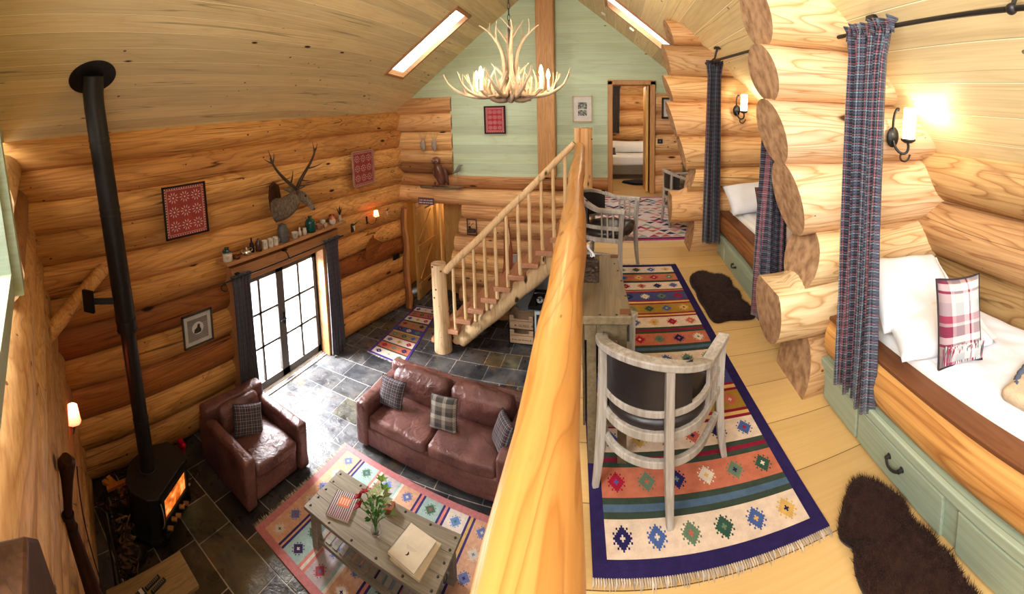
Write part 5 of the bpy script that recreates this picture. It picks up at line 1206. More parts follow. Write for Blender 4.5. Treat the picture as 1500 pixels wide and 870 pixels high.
# ------------------------------------------------------------------ mounted stag head
T = thing('mounted_stag_head', 'mounted red deer stag head with dark antlers above the mantel shelf', 'stag head', (-4.45, 4.15, 3.1)); O = T.location
mb = MB(); Q = [(0, .36), (.09, .30), (.12, .12), (.10, -.1), (.04, -.26), (0, -.32), (-.04, -.26), (-.10, -.1), (-.12, .12), (-.09, .30)]
mb.add([(-4.46, 4.13+y, 3.10+z) for y, z in Q]+[(-4.425, 4.13+y*.9, 3.10+z*.92) for y, z in Q], [tuple(range(10))[::-1], tuple(range(10, 20))]+[(k, (k+1) % 10, 10+(k+1) % 10, 10+k) for k in range(10)], 0, False, (.9, .7, .6)); mb.build('plaque', [M['dark']], T, off=O, bevel=.006)
FURC = (.19, .145, .10)
n = NT('deer coat'); o_ = n.obj(); n.bump(n.noise(n.map(o_, (60, 60, 25)), 1, 3), .7, .006); M['deer'] = n.fin(n.mix(1, n.attr(), n.ramp(n.noise(n.map(o_, (40, 40, 16)), 1, 4), [(.3, .55), (.7, 1.25)]), 'MULTIPLY'), .85, .15)
mb = MB(); pts = [(-4.46, 4.12, 3.00), (-4.38, 4.16, 3.01), (-4.30, 4.20, 3.05), (-4.24, 4.26, 3.12), (-4.20, 4.31, 3.19), (-4.17, 4.36, 3.22), (-4.15, 4.42, 3.18), (-4.13, 4.48, 3.10), (-4.12, 4.53, 3.03), (-4.115, 4.565, 2.975), (-4.112, 4.585, 2.945)]
rr = [(.15, .20), (.145, .19), (.125, .165), (.105, .135), (.088, .11), (.082, .095), (.072, .085), (.055, .066), (.044, .052), (.038, .042), (.015, .02)]
mb.tube(bez(pts[:1], 1)[:0] or pts, rr, 20, True, 0, FURC, up=(0, 0, 1)); N = len(pts)
for i in range(N):
    g = [.85, .9, 1, 1.05, 1.1, 1.1, 1.2, 1.35, 1.6, 1.5, .25][i]
    for k in range(20): mb.c[i*20+k] = (FURC[0]*g, FURC[1]*g, FURC[2]*g)
mb.build('head_and_neck', [M['deer']], T, off=O, subsurf=1)
for s, e in ((1, (-4.10, 4.27, 3.27)), (-1, (-4.29, 4.37, 3.27))):
    mb = MB(); b = Vector((-4.19+.05*s, 4.31-.03*s, 3.26)); tip = b+Vector((.14*s, -.095, .05)); mb.tube(bez([b, b+(tip-b)*.5+V(0, 0, .03), tip], 6), [(.012, .02), (.018, .036), (.018, .042), (.016, .038), (.012, .028), (.006, .016), (.002, .004)], 10, col=(.2, .15, .1)); mb.build('ear', [M['deer']], T, off=O)
    mb = MB(); mb.sph(Vector((-4.145+.062*s, 4.425-.03*s, 3.205)), .016, col=(.008, .005, .004)); mb.build('eye', [M['gloss']], T, off=O)
mb = MB(); mb.sph((-4.112, 4.58, 2.955), .03, .022, .022, col=(.012, .01, .01)); mb.build('nose', [M['gloss']], T, off=O)
AD = (.085, .052, .035)
def sb(mb, P, r0, tines):
    pts = bez([Vector(p) for p in P], 14); mb.tube(pts, [lerp(r0, .011, (k/14)**1.2) for k in range(15)], 9, col=AD)
    for t, e, r in tines:
        i = int(t*14); p = pts[i]; e = Vector(e); q = bez([p, p.lerp(e, .5)+V(.02, 0, -.02), e], 6); mb.tube(q, [lerp(r*1.35, .003, k/6) for k in range(7)], 7, col=(.11, .075, .05))
mb = MB(); sb(mb, [(-4.16, 4.32, 3.30), (-4.05, 4.15, 3.40), (-4.0, 3.85, 3.58), (-4.1, 3.82, 3.74), (-4.12, 3.80, 3.88)], .03, [(.10, (-4.0, 4.36, 3.40), .012), (.35, (-4.0, 4.09, 3.66), .013), (.45, (-3.95, 3.93, 3.52), .01), (.86, (-4.12, 3.69, 3.87), .012), (.9, (-4.12, 3.87, 3.94), .011), (.9, (-4.12, 3.77, 3.99), .012)]); mb.build('antler', [M['antler']], T, off=O)
mb = MB(); sb(mb, [(-4.22, 4.37, 3.30), (-4.18, 4.42, 3.50), (-4.15, 4.55, 3.60), (-4.15, 4.72, 3.75), (-4.15, 4.76, 3.92)], .03, [(.14, (-4.14, 4.72, 3.36), .013), (.22, (-4.15, 4.58, 3.42), .01), (.5, (-4.13, 4.87, 3.66), .013), (.9, (-4.15, 4.71, 4.02), .011), (.93, (-4.15, 4.81, 4.0), .01)]); mb.build('antler', [M['antler']], T, off=O)

# ------------------------------------------------------------------ framed pictures
def picture(label, c, ux, w, h, frame, mount, draw, cat='picture', fw=.022, mw=.0):
    T = thing('framed_picture', label, cat, c); X = Vector(ux).normalized(); Z = Vector((0, 0, 1)); N_ = X.cross(Z)*1.0
    def P(u, v, d): return X*u+Z*v+N_*d
    def bx(mb, u0, v0, u1, v1, d0, d1, col):
        Q = [P(u, v, d) for d in (d0, d1) for v in (v0, v1) for u in (u0, u1)]; mb.add(Q, [(0, 2, 3, 1), (4, 5, 7, 6), (0, 1, 5, 4), (2, 6, 7, 3), (0, 4, 6, 2), (1, 3, 7, 5)], 0, False, col)
    mb = MB(); a, b = w/2, h/2; bx(mb, -a, -b, -a+fw, b, 0, .02, frame); bx(mb, a-fw, -b, a, b, 0, .02, frame); bx(mb, -a, -b, a, -b+fw, 0, .02, frame); bx(mb, -a, b-fw, a, b, 0, .02, frame); mb.build('frame', [M['paint']], T)
    mb = MB(); bx(mb, -a+fw, -b+fw, a-fw, b-fw, .002, .006, mount)
    def q(u0, v0, u1, v1, col, d=.0065): mb.add([P(u0, v0, d), P(u1, v0, d), P(u1, v1, d), P(u0, v1, d)], [(0, 1, 2, 3)], 0, False, col)
    def poly(pts, col, d=.007): mb.add([P(u, v, d) for u, v in pts], [tuple(range(len(pts)))], 0, False, col)
    draw(q, poly, a-fw, b-fw); mb.build('print', [M['paint']], T); return T
def quilt(nx, ny, bg, fg):
    def d(q, poly, a, b):
        s = .012
        k = 0; n1 = int(2*a/.034)
        for i in range(n1):
            u = -a+2*a*(i+.5)/n1
            for v in (-b+.018, b-.018): poly([(u-.010, v-.009), (u+.010, v-.009), (u, v+.011)], fg)
        n2 = int(2*b/.034)
        for i in range(n2):
            v = -b+2*b*(i+.5)/n2
            for u in (-a+.018, a-.018): poly([(u-.009, v-.010), (u-.009, v+.010), (u+.011, v)], fg)
        for e in (.034,):
            q(-a+e, -b+e, a-e, -b+e+.004, fg); q(-a+e, b-e-.004, a-e, b-e, fg); q(-a+e, -b+e, -a+e+.004, b-e, fg); q(a-e-.004, -b+e, a-e, b-e, fg)
        A, B = a-.045, b-.045; cw = 2*A/nx; ch = 2*B/ny; r = min(cw, ch)*.49
        for i in range(nx):
            for j in range(ny):
                cu, cv = -A+cw*(i+.5), -B+ch*(j+.5)
                for m in range(10):
                    t = 2*PI*m/10; e = (math.cos(t), math.sin(t)); s_ = (-e[1]*r*.085, e[0]*r*.085)
                    poly([(cu+e[0]*r*.34, cv+e[1]*r*.34), (cu+e[0]*r*.7+s_[0], cv+e[1]*r*.7+s_[1]), (cu+e[0]*r, cv+e[1]*r), (cu+e[0]*r*.7-s_[0], cv+e[1]*r*.7-s_[1])], fg, .0068)
                poly([(cu+r*.16*math.cos(2*PI*m/8), cv+r*.16*math.sin(2*PI*m/8)) for m in range(8)], fg, .0068)
    return d
RQ = (.33, .055, .045); CQ = (.66, .56, .48)
Yd = (0, 1, 0)
picture('black framed red and cream quilt pattern nearest the flue on the log wall', (-4.42, 2.60, 3.31), Yd, .62, .70, (.02, .015, .013), RQ, quilt(3, 3, RQ, CQ), fw=.02)
picture('thin framed red and cream quilt panel right of the stag head', (-4.36, 6.30, 3.36), (.07, 1, 0), .64, .70, (.5, .28, .2), RQ, quilt(3, 3, RQ, CQ), fw=.018)
picture('black framed red quilt pattern on the green gable panelling', (-2.2, 7.49, 4.21), (1, 0, 0), .41, .56, (.03, .02, .02), (.42, .035, .05), quilt(3, 4, RQ, (.72, .6, .55)), fw=.025)
def pr_dog(q, poly, a, b):
    q(-a+.05, -b+.05, a-.05, b-.06, (.22, .2, .18), .0066)
    for k in range(9): q(-a+.05, -b+.055+.025*k, a-.05, -b+.063+.025*k, (.35, .32, .28), .0067)
    poly([(.085*math.cos(2*PI*k/20), .01+.085*math.sin(2*PI*k/20)) for k in range(20)], (.6, .56, .5), .0069)
    poly([(-.06, -.05), (-.05, 0), (-.01, .02), (0, .06), (.02, .065), (.035, .05), (.03, .02), (.05, -.02), (.04, -.055), (-.02, -.06)], (.05, .045, .04), .0072)
picture('grey framed print of a dog beside the left curtain', (-4.41, 2.61, 1.68), Yd, .44, .45, (.07, .065, .055), (.55, .52, .47), pr_dog, fw=.02)
def pr_two(q, poly, a, b):
    random.seed(8)
    for j in range(12):
        for i in range(8):
            if .48 < (j+.5)/12*1.0 < .0: continue
            g = random.uniform(.05, .45); u = -a*.5+a*i/8; v = -b*.55+1.1*b*j/12
            if j == 5: g = .6
            q(u, v, u+a/8, v+1.1*b/12, (g, g*1.02, g*.9), .0067)
picture('pale framed black and white sketch on the green panelling by the door', (-.58, 7.49, 4.40), (1, 0, 0), .35, .50, (.60, .46, .30), (.70, .66, .60), pr_two, fw=.018)
def pr_bw(q, poly, a, b):
    for v0, v1 in ((.02, b*.6), (-b*.6, -.02)): q(-a*.5, v0, a*.5, v1, (.12, .12, .12), .0066); poly([(-a*.5, v0), (a*.5, v0), (a*.5, (v0+v1)/2), (0, v1-.02), (-a*.5, (v0+v1)/2)], (.45, .45, .45), .0069)
picture('dark framed pair of photographs on the logs behind the far partition', (.94, 7.40, 4.42), (1, 0, 0), .24, .40, (.05, .05, .045), (.62, .6, .56), pr_bw, fw=.035)
T = thing('metal_wall_ornament', 'small dark metal framed animal ornament on the gable logs', 'ornament', (-2.69, 7.38, 2.0)); mb = MB(); c = (.07, .03, .02)
for a in ((-.10, -.16, -.085, .17), (.085, -.18, .10, .15), (-.10, .155, .10, .17), (-.10, -.17, .10, -.155)): mb.box(a[0], -.02, a[1], a[2], .0, a[3], 0, c)
mb.build('frame', [M['iron']], T); mb = MB(); mb.rbox((0, -.02, -.08), (.15, .05, .10), .03, 5, nz=.01, col=c); mb.sph((-.04, -.03, .0), .025, col=c); mb.bar((-.06, -.02, .03), (-.03, -.02, .1), .01, .01, col=c); mb.bar((-.02, -.02, .03), (.04, -.02, .09), .01, .01, col=c); mb.build('animal_figure', [M['iron']], T, merge=True)
T = thing('wall_sign', 'small dark metal sign with two lines of pale lettering above the plank door', 'sign', (-3.62, 7.33, 2.50)); mb = MB(); mb.box(-.17, 0, -.075, .17, .012, .075, 0, (.16, .10, .11)); mb.build('plate', [M['paint']], T, bevel=.003)
mb = MB()
for z_, ws in ((.012, ((-.145, .02), (-.115, .04), (-.055, .055), (.015, .035), (.06, .025), (.095, .05))), (-.042, ((-.155, .08), (-.06, .05), (.005, .03), (.045, .035), (.09, .055)))):
    for x_, w_ in ws: mb.box(x_, -.003, z_, x_+w_, -.001, z_+.022, 0, (.75, .62, .62))
mb.build('lettering', [M['paint']], T)
T = thing('light_switch', 'small black light switch on the logs right of the bedroom door', 'switch', (.80, 7.41, 3.78)); mb = MB(); mb.box(-.045, 0, -.045, .045, .012, .045, 0, (.02,)*3); mb.box(-.01, -.006, -.015, .01, 0, .015, 0, (.25, .2, .1)); mb.build('plate', [M['iron']], T)
T = thing('wall_socket', 'black double socket set in the log wall near the corner post', 'socket', (-4.20, 7.02, 1.30), -.2); mb = MB(); mb.box(-.01, -.08, -.05, .03, -.005, .06, 0, (.012,)*3); mb.box(-.01, .005, -.04, .03, .08, .07, 0, (.012,)*3); mb.build('plate', [M['iron']], T)
T = thing('smoke_detector', 'round white smoke detector on the sloping ceiling right of the post', 'smoke detector', (-.17, 6.88, zr(-.17)-.005)); mb = MB(); mb.lathe([(0, -.035), (.04, -.035), (.055, -.015), (.058, 0), (0, 0)], n=20, col=(.7, .66, .56)); mb.build('case', [M['paint']], T); T.rotation_euler = (0, math.radians(40), 0)
T = thing('ceiling_downlight', 'small round spotlight in the sloping ceiling below the skylight', 'ceiling light', (.25, 6.45, zr(.25)-.004)); mb = MB(); mb.lathe([(0, -.004), (.035, -.006), (.04, 0), (0, 0)], n=16, col=(1, .9, .6)); mb.build('lens', [M['spot']], T); T.rotation_euler = (0, math.radians(40), 0)

# ------------------------------------------------------------------ mantel shelf and what stands on it
SZ = 2.455
mb = MB(); mb.box(-4.60, 3.10, 2.405, -4.34, 5.66, SZ); o = mb.build('mantel_shelf', [M['oak']], None, bevel=.008); tag(o, 'long thin wooden shelf above the glazed doors', 'shelf')
def pot(name, label, y, prof, col, x=-4.42, cols=None, mat='gloss', cat='pot', extra=None, group=None, s=1.0):
    T = thing(name, label, cat, (x, y, SZ), 0, group); mb = MB(); mb.lathe([(r*s, z*s) for r, z in prof], n=20, col=col, cols=cols); mb.build('body', [M[mat]], T)
    if extra: extra(T)
    return T
CR = (.62, .54, .42); DG = (.02, .06, .05)
def hndl(r, z0, z1, col, ang=-PI/2, nm='handle', th=.007):
    def f(T):
        e = V(math.cos(ang), math.sin(ang), 0); mb = MB(); mb.tube(bez([e*r*.9+V(0, 0, z0), e*(r+.05)+V(0, 0, z0), e*(r+.05)+V(0, 0, z1), e*r*.8+V(0, 0, z1)], 8), th, 8, col=col); mb.build(nm, [M['gloss']], T)
    return f
def printm(r, z, col=(.1, .08, .07)):
    def f(T):
        mb = MB()
        for j in range(3):
            for k in range(5-j): a = -.95+.16*k+.05*j; mb.grid(lambda u, v, a=a, j=j: V((r+.001)*math.cos(a+.1*u), (r+.001)*math.sin(a+.1*u), z-.018*j+.008*v), 1, 1, col=col)
        mb.build('printed_mark', [M['paint']], T)
    return f
def both(*fs):
    def f(T):
        for g in fs: g(T)
    return f
pot('stoneware_jug', 'cream stoneware jug with dark green neck at the left end of the shelf', 3.17, [(0, 0), (.06, 0), (.066, .02), (.066, .11), (.05, .14), (.028, .16), (.026, .19), (.032, .20), (0, .20)], CR, cols=[CR, CR, CR, CR, DG, DG, DG, DG, DG], extra=both(hndl(.03, .13, .185, DG), printm(.066, .08)))
pot('copper_pan', 'small copper coloured pan between the stoneware jug and the teapot', 3.32, [(0, 0), (.05, 0), (.055, .04), (.05, .045), (0, .02)], (.14, .05, .025), extra=hndl(.05, .03, .05, (.1, .04, .02), PI/2))
def spout(T):
    mb = MB(); mb.tube(bez([(0, -.05, .03), (0, -.1, .05), (0, -.10, .10)], 6), [.014, .012, .011, .01, .009, .008, .007], 8, col=(.7, .66, .6)); mb.build('spout', [M['steel']], T)
    mb = MB(); mb.lathe([(.03, .085), (.02, .10), (.006, .104), (.01, .118), (0, .122)], n=14, col=(.7, .66, .6)); mb.build('lid', [M['steel']], T)
    mb = MB(); mb.tube(bez([(0, .055, .03), (0, .12, .03), (0, .12, .10), (0, .05, .09)], 8), .007, 8, col=(.7, .68, .64)); mb.build('handle', [M['steel']], T)
pot('teapot', 'shiny silver teapot on the mantel shelf', 3.50, [(0, 0), (.045, 0), (.068, .03), (.066, .06), (.04, .085), (0, .088)], (.75, .72, .66), mat='steel', extra=spout)
BR = (.09, .05, .035)
pot('glass_bottle', 'tall dark bottle with narrow neck beside the silver teapot', 3.63, [(0, 0), (.03, 0), (.032, .12), (.012, .16), (.012, .21), (.017, .215), (0, .215)], (.03, .025, .03), x=-4.46)
pot('stoneware_bottle', 'brown stoneware bottle left of the three cream mugs', 3.72, [(0, 0), (.045, 0), (.046, .12), (.03, .15), (.015, .165), (.018, .19), (0, .19)], BR)
for k, (y, nm) in enumerate(((3.84, 'left'), (3.95, 'middle'), (4.05, 'right'))):
    pot('tall_mug', '%s one of three tall cream mugs beside the brown bottle' % nm, y, [(0, 0), (.042, 0), (.044, .01), (.043, .12), (.045, .13), (.04, .13), (.038, .02), (0, .02)], CR, group='tall cream mugs on the shelf', extra=both(printm(.044, .09), *( [hndl(.04, .03, .1, CR, PI/2)] if k == 2 else [])))
PW = (.13, .12, .11)
def tank(T):
    mb = MB()
    for z in (.03, .11, .19): mb.lathe([(.078, z), (.086, z+.006), (.078, z+.012)], n=22, col=(.2, .18, .16))
    mb.build('band', [M['iron']], T); mb = MB(); mb.lathe([(.06, .26), (.062, .275), (.02, .29), (.012, .30), (0, .305)], n=18, col=PW); mb.build('lid', [M['iron']], T)
    hndl(.075, .06, .2, PW, PI/2, th=.009)(T)
pot('pewter_tankard', 'large dark pewter tankard under the stag neck', 4.24, [(0, 0), (.08, 0), (.085, .02), (.078, .1), (.08, .2), (.06, .24), (.06, .26), (0, .26)], PW, x=-4.45, mat='iron', extra=tank, s=1.05)
pot('coffee_mug', 'short cream mug just right of the pewter tankard', 4.46, [(0, 0), (.05, 0), (.052, .09), (.054, .10), (.048, .1), (.045, .02), (0, .02)], CR, extra=both(printm(.052, .075), hndl(.05, .02, .08, CR, PI/2)))
pot('figurine_bottle', 'thin cream bottle left of the beaker on the shelf', 4.57, [(0, 0), (.026, 0), (.03, .07), (.014, .10), (.017, .13), (.01, .15), (0, .155)], CR)
pot('beaker', 'plain cream beaker beside the big green bottle', 4.66, [(0, 0), (.03, 0), (.036, .06), (.028, .11), (.032, .125), (0, .12)], CR, x=-4.40)
pot('green_bottle', 'large dark green stoneware bottle, widest on the shelf', 4.84, [(0, 0), (.076, 0), (.084, .02), (.084, .17), (.06, .215), (.03, .235), (.03, .265), (.036, .275), (0, .275)], (.012, .075, .06), x=-4.44)
TC = (.42, .2, .12)
pot('terracotta_pot', 'small terracotta pot right of the green bottle', 5.03, [(0, 0), (.045, 0), (.055, .075), (.06, .09), (.05, .09), (.04, .02), (0, .02)], TC, mat='paint')
pot('terracotta_beaker', 'pale clay beaker between terracotta pot and lidded jar', 5.15, [(0, 0), (.03, 0), (.036, .075), (.03, .075), (0, .02)], (.5, .32, .2), x=-4.38, mat='paint')
pot('lidded_jar', 'cream jar behind the clay beaker on the shelf', 5.22, [(0, 0), (.05, 0), (.056, .05), (.045, .10), (.05, .11), (0, .115)], CR, x=-4.50)
pot('flagon', 'cream flagon with an orange neck near the right shelf end', 5.38, [(0, 0), (.05, 0), (.056, .02), (.056, .08), (.045, .10), (.02, .13), (.024, .15), (0, .15)], CR, cols=[CR, CR, CR, CR, (.6, .2, .08), (.6, .2, .08), (.5, .15, .06), (.5, .15, .06)], extra=both(printm(.056, .07), hndl(.02, .09, .14, (.5, .15, .06))))
pot('red_white_jar', 'red and white jar behind the cream flagon', 5.47, [(0, 0), (.04, 0), (.045, .08), (.04, .13), (.046, .145), (0, .15)], CR, x=-4.50, cols=[CR, CR, CR, (.5, .05, .05), (.3, .05, .05), (.3, .05, .05)])
def feathers(T):
    random.seed(6)
    for k in range(7):
        a = random.uniform(-.5, .5); b = random.uniform(-.4, .4); mb = MB(); e = V(b*.12, a*.16, .26+.04*random.random())
        mb.tube(bez([(0, 0, .1), (e.x*.3, e.y*.3, .18), e], 7), [.002, .004, .008, .01, .009, .006, .003, .001], 6, col=(.07, .055, .04)); mb.build('feather', [M['cloth']], T)
pot('feather_vase', 'slim vase of dark feathers at the right end of the shelf', 5.59, [(0, 0), (.03, 0), (.036, .05), (.02, .09), (.028, .12), (0, .11)], (.45, .38, .3), extra=feathers)

# ------------------------------------------------------------------ curtains at the glazed doors
def rod2(): pass
rod('black iron curtain rod above the glazed doors', [(-4.40, 3.12, 2.17), (-4.40, 5.62, 2.17)], .011, [[(-4.40, 4.28, 2.17), (-4.42, 4.27, 2.25), (-4.47, 4.26, 2.30)], [(-4.40, 3.35, 2.17), (-4.45, 3.35, 2.19), (-4.49, 3.35, 2.2)]], fin=bez([(-4.40, 3.12, 2.17), (-4.40, 2.98, 2.17), (-4.38, 2.98, 2.07), (-4.37, 3.08, 2.06)], 10))
curtain('curtain', 'dark checked curtain at the left of the glazed doors', (-4.42, 3.23), (-4.42, 3.52), 2.165, .03, 5, .03, 'curtain', .035, 1.15, .95)
curtain('curtain', 'dark checked curtain at the right of the glazed doors', (-4.42, 5.16), (-4.42, 5.50), 2.165, .03, 5, .03, 'curtain', .035, 1.1, .9)

# ------------------------------------------------------------------ lamps on the log walls
def shade_lamp(label, base, c, pw, s=1.0, r=.065, h=.13):
    T = thing('wall_lamp', label, 'wall lamp', base); b = Vector(base); c = Vector(c)-b; k_ = (.02, .014, .012)
    mb = MB(); mb.tube([V(0, 0, -.10), V(0, 0, .06)], [(.012, .02)]*2, 8, col=k_); mb.tube(bez([V(0, 0, -.02), V(c.x*.2, c.y*.2, -.16), V(c.x, c.y, -.15), c+V(0, 0, -.07)], 10), .006, 8, col=k_); mb.build('bracket', [M['iron']], T)
    mb = MB(); mb.lathe([(0, -.08), (.03, -.078), (.033, -.06), (.012, -.055), (.012, .0), (0, 0)], c, 14, col=(.6, .5, .4)); mb.build('candle_tube', [M['paint']], T)
    mb = MB(); mb.lathe([(r, -h*.45), (r*.66, h*.55)], c, 24); sh = mb.build('lamp_shade', [M['shade']], T)
    mb = MB(); mb.lathe([(0, 0), (.016, .01), (.02, .03), (.012, .05), (0, .055)], c, 12); mb.build('bulb', [M['wick']], sh)
    point(b+c+V(0, 0, .04), pw, (1, .7, .4), .03)
shade_lamp('small red shaded lamp lit on the near log wall above the stove', (-4.10, .80, 1.34), (-3.93, .845, 1.50), 9, r=.075, h=.17)
shade_lamp('small red shaded lamp lit on the left log wall near the corner', (-4.42, 6.40, 2.28), (-4.28, 6.52, 2.38), 11, r=.055, h=.11)
def skull(label, loc, hs, rz):
    T = thing('horn_trophy', label, 'trophy', loc, rz); mb = MB(); mb.rbox((0, 0, 0), (.03, .07, .17), .015, 4, col=(.05, .025, .015)); mb.build('shield', [M['paint']], T, merge=True)
    mb = MB(); mb.tube([(.03, 0, .05), (.045, 0, .0), (.05, 0, -.05)], [.022, .018, .008], 10, col=(.6, .52, .42)); mb.build('skull', [M['paint']], T)
    for s in (-1, 1): mb = MB(); mb.tube(bez([(.03, s*.012, .05), (.06, s*.02, .09), (.07, s*.03+hs*.08, .10), (.06, s*.03+hs*.12, .14)], 7), [.008, .008, .007, .006, .005, .004, .003, .001], 7, col=(.06, .04, .03)); mb.build('horn', [M['antler']], T)
skull('small skull and horns left of the red wall lamp', (-4.40, 5.90, 2.24), 1, 0); skull('small skull and horns right of the red wall lamp', (-4.36, 6.98, 2.27), .2, 0); 
# small items on the short corner logs
def hang(label, x):
    T = thing('hanging_slipper', label, 'ornament', (x, 7.33, 3.78)); mb = MB(); mb.tube(bez([(0, 0, .05), (.0, -.03, .0), (.01, -.04, -.12), (.02, -.03, -.20)], 8), [.02, .035, .045, .05, .052, .05, .045, .03, .008], 12, col=(.42, .34, .27)); mb.build('body', [M['cloth']], T)
    mb = MB()
    for k in range(6): a = k-2.5; mb.tube(bez([(a*.01, 0, .04), (a*.03, -.01, .12), (a*.035, -.01, .17+.03*(k % 2))], 5), .003, 5, col=(.4, .3, .2))
    mb.build('twigs', [M['paint']], T); mb = MB(); mb.sph((0, -.045, .0), .022, .01, .03, col=(.08, .05, .04)); mb.build('dark_patch', [M['paint']], T)
hang('small fur trimmed ornament hung left on the corner logs', -3.62); hang('small fur trimmed ornament hung right on the corner logs', -3.38)
mb = MB(); P = [(-.50, 0), (-.46, -.13), (-.25, -.17), (.2, -.16), (.38, -.12), (.42, 0)]
mb.add([(x, y, 0) for x, y in P]+[(x*.97, y*.9, -.05) for x, y in P], [tuple(range(6)), tuple(range(6, 12))[::-1]]+[(k, (k+1) % 6, 6+(k+1) % 6, 6+k) for k in range(6)], 0, False, (.8, .7, .6))
o = mb.build('driftwood_ledge', [M['greyw']], None, (-3.22, 7.33, 2.86), bevel=.01); tag(o, 'weathered wooden ledge carrying the carved owl', 'shelf')
T = thing('carved_owl', 'dark reddish carved wooden owl standing on the ledge', 'owl', (-3.24, 7.23, 2.86)); c = (.15, .06, .035)
mb = MB(); mb.tube([(.03, 0, .05), (.03, 0, .12), (0, 0, .25), (-.03, -.01, .38), (-.055, -.02, .47), (-.06, -.02, .52)], [(.06, .05), (.10, .085), (.115, .10), (.09, .09), (.06, .07), (.03, .03)], 18, col=c, up=(0, 1, 0)); mb.build('body', [M['gloss']], T, subsurf=1)
mb = MB(); mb.sph((-.06, -.03, .54), .085, .075, .085, 16, 12, col=(.2, .09, .06)); mb.build('head', [M['gloss']], T)
for s in (-1, 1): mb = MB(); mb.lathe([(0, 0), (.036, .0), (.034, .008), (0, .012)], n=16, col=(.3, .2, .15)); mb.v = [V(-.06+s*.036+p.x, -.095-p.z, .545+p.y) for p in mb.v]; mb.sph((-.06+s*.036, -.106, .545), .012, col=(.01, .01, .01)); mb.build('eye', [M['gloss']], T)
mb = MB(); mb.tube([(-.06, -.10, .535), (-.06, -.125, .515), (-.06, -.12, .495)], [.014, .01, .002], 8, col=(.06, .03, .02)); mb.build('beak', [M['gloss']], T)
for s in (-1, 1): mb = MB(); mb.tube(bez([(-.03+s*.08, -.02, .40), (s*.12, -.04, .30), (.04+s*.10, -.02, .12), (.12+s*.04, .02, .03)], 8), [(.02, .03), (.028, .05), (.03, .06), (.03, .06), (.028, .055), (.024, .045), (.02, .035), (.014, .025), (.005, .01)], 10, col=(.11, .045, .03)); mb.build('wing', [M['gloss']], T)
mb = MB()
for s in (-1, 1): mb.tube([(-.05+s*.04, -.04, .10), (-.06+s*.04, -.06, .01)], [.02, .014], 8, col=c); mb.tube([(-.06+s*.04, -.05, .012), (-.08+s*.04, -.11, .008)], [.012, .005], 6, col=c)
mb.build('feet', [M['gloss']], T)
T = thing('bird_figure', 'small grey bird figure on a thin stand beside the owl', 'bird', (-2.90, 7.25, 2.86)); mb = MB(); mb.cyl((0, 0, 0), (0, 0, .30), .004, col=(.3, .25, .2)); mb.build('stand', [M['iron']], T)
mb = MB(); mb.tube([(-.10, 0, .29), (-.03, 0, .31), (.03, 0, .36), (.05, 0, .43), (.075, 0, .46), (.10, 0, .455), (.13, 0, .45)], [.006, .03, .045, .035, .026, .016, .002], 12, col=(.25, .25, .2)); mb.build('body', [M['paint']], T, subsurf=1)

# ------------------------------------------------------------------ things on the near wall
T = thing('antique_gun', 'old brown wooden gun hanging butt up on the near log wall', 'gun', (-2.25, .42, 2.2)); O = T.location; g = (.55, .42, .36)
A_, B_, C_, D_ = V(-2.28, .425, 2.46), V(-2.27, .40, 2.14), V(-2.26, .43, 1.96), V(-2.2, .53, 1.45)
mb = MB(); mb.tube([A_+V(0, 0, .02), A_, A_.lerp(B_, .3), A_.lerp(B_, .7), B_], [(.03, .05), (.052, .058), (.036, .043), (.026, .03), (.024, .026)], 16, True, 0, g, up=(1, 0, 0)); mb.build('butt', [M['dark']], T, off=O)
mb = MB(); mb.tube([B_, B_.lerp(C_, .5), C_, C_.lerp(D_, .35), C_.lerp(D_, .7), D_], [.028, .03, .034, .04, .046, .05], 16, True, 0, g, up=(1, 0, 0)); mb.build('stock', [M['dark']], T, off=O)
mb = MB()
for q in (B_, B_.lerp(C_, .45)): mb.tube([q+V(0, 0, .012), q-V(0, 0, .012)], [.036, .036], 14, col=(.03, .02, .015))
mb.build('metal_band', [M['iron']], T, off=O); mb = MB(); mb.tube(bez([A_+V(.03, .05, -.02), B_+V(.04, .06, 0), C_+V(.05, .07, -.1), D_+V(.0, .06, 0)], 10), .0035, 6, col=(.02, .012, .01)); mb.build('cord', [M['iron']], T, off=O)
T = thing('iron_fire_screen', 'black chain edged iron stand draped with ruffled brown patterned cloth', 'stand', (-3.12, .97, 0)); mb = MB()
mb.tube([(-.16, -.04, 0), (-.18, -.06, .55), (-.20, -.10, 1.02), (-.12, -.08, 1.05), (-.08, -.05, .6), (-.05, -.02, 0)], .010, 8, col=BK)
for k in range(26): mb.sph((-.17+.004*k, -.03+.006*k*.6, .98-.035*k), .013, col=BK)
mb.tube(bez([(-.2, -.1, 1.0), (-.34, -.12, 1.02), (-.3, -.1, .94)], 8), .008, 6, col=BK); mb.tube(bez([(-.15, -.06, 1.0), (-.1, -.02, 1.18), (-.22, -.05, 1.16), (-.17, -.04, 1.0)], 12), .009, 6, col=BK); mb.box(-.25, -.12, 0, .05, .08, .02, 0, BK); mb.build('frame', [M['iron']], T)
mb = MB(); mb.grid(lambda u, v: V(-.13+.10*u+.03*math.sin(v*40+u*5)*(.4+u), .0+.09*u+.03*math.sin(v*46+u*9), .98-.62*v+.02*math.sin(u*14)), 16, 90, 0, True, lambda u, v: (.20, .13, .085) if noise.noise(V(u*9, v*30, 1)) > 0 else (.05, .028, .02)); f = mb.build('ruffled_cloth', [M['cloth']], T); m_ = f.modifiers.new('t', 'SOLIDIFY'); m_.thickness = .004
mb = MB(); Q = []
PW_ = [(-1.24, 2.95), (-.98, 3.42), (-.80, 3.62), (-.3, 3.62), (-.3, 2.8), (-1.2, 2.8)]
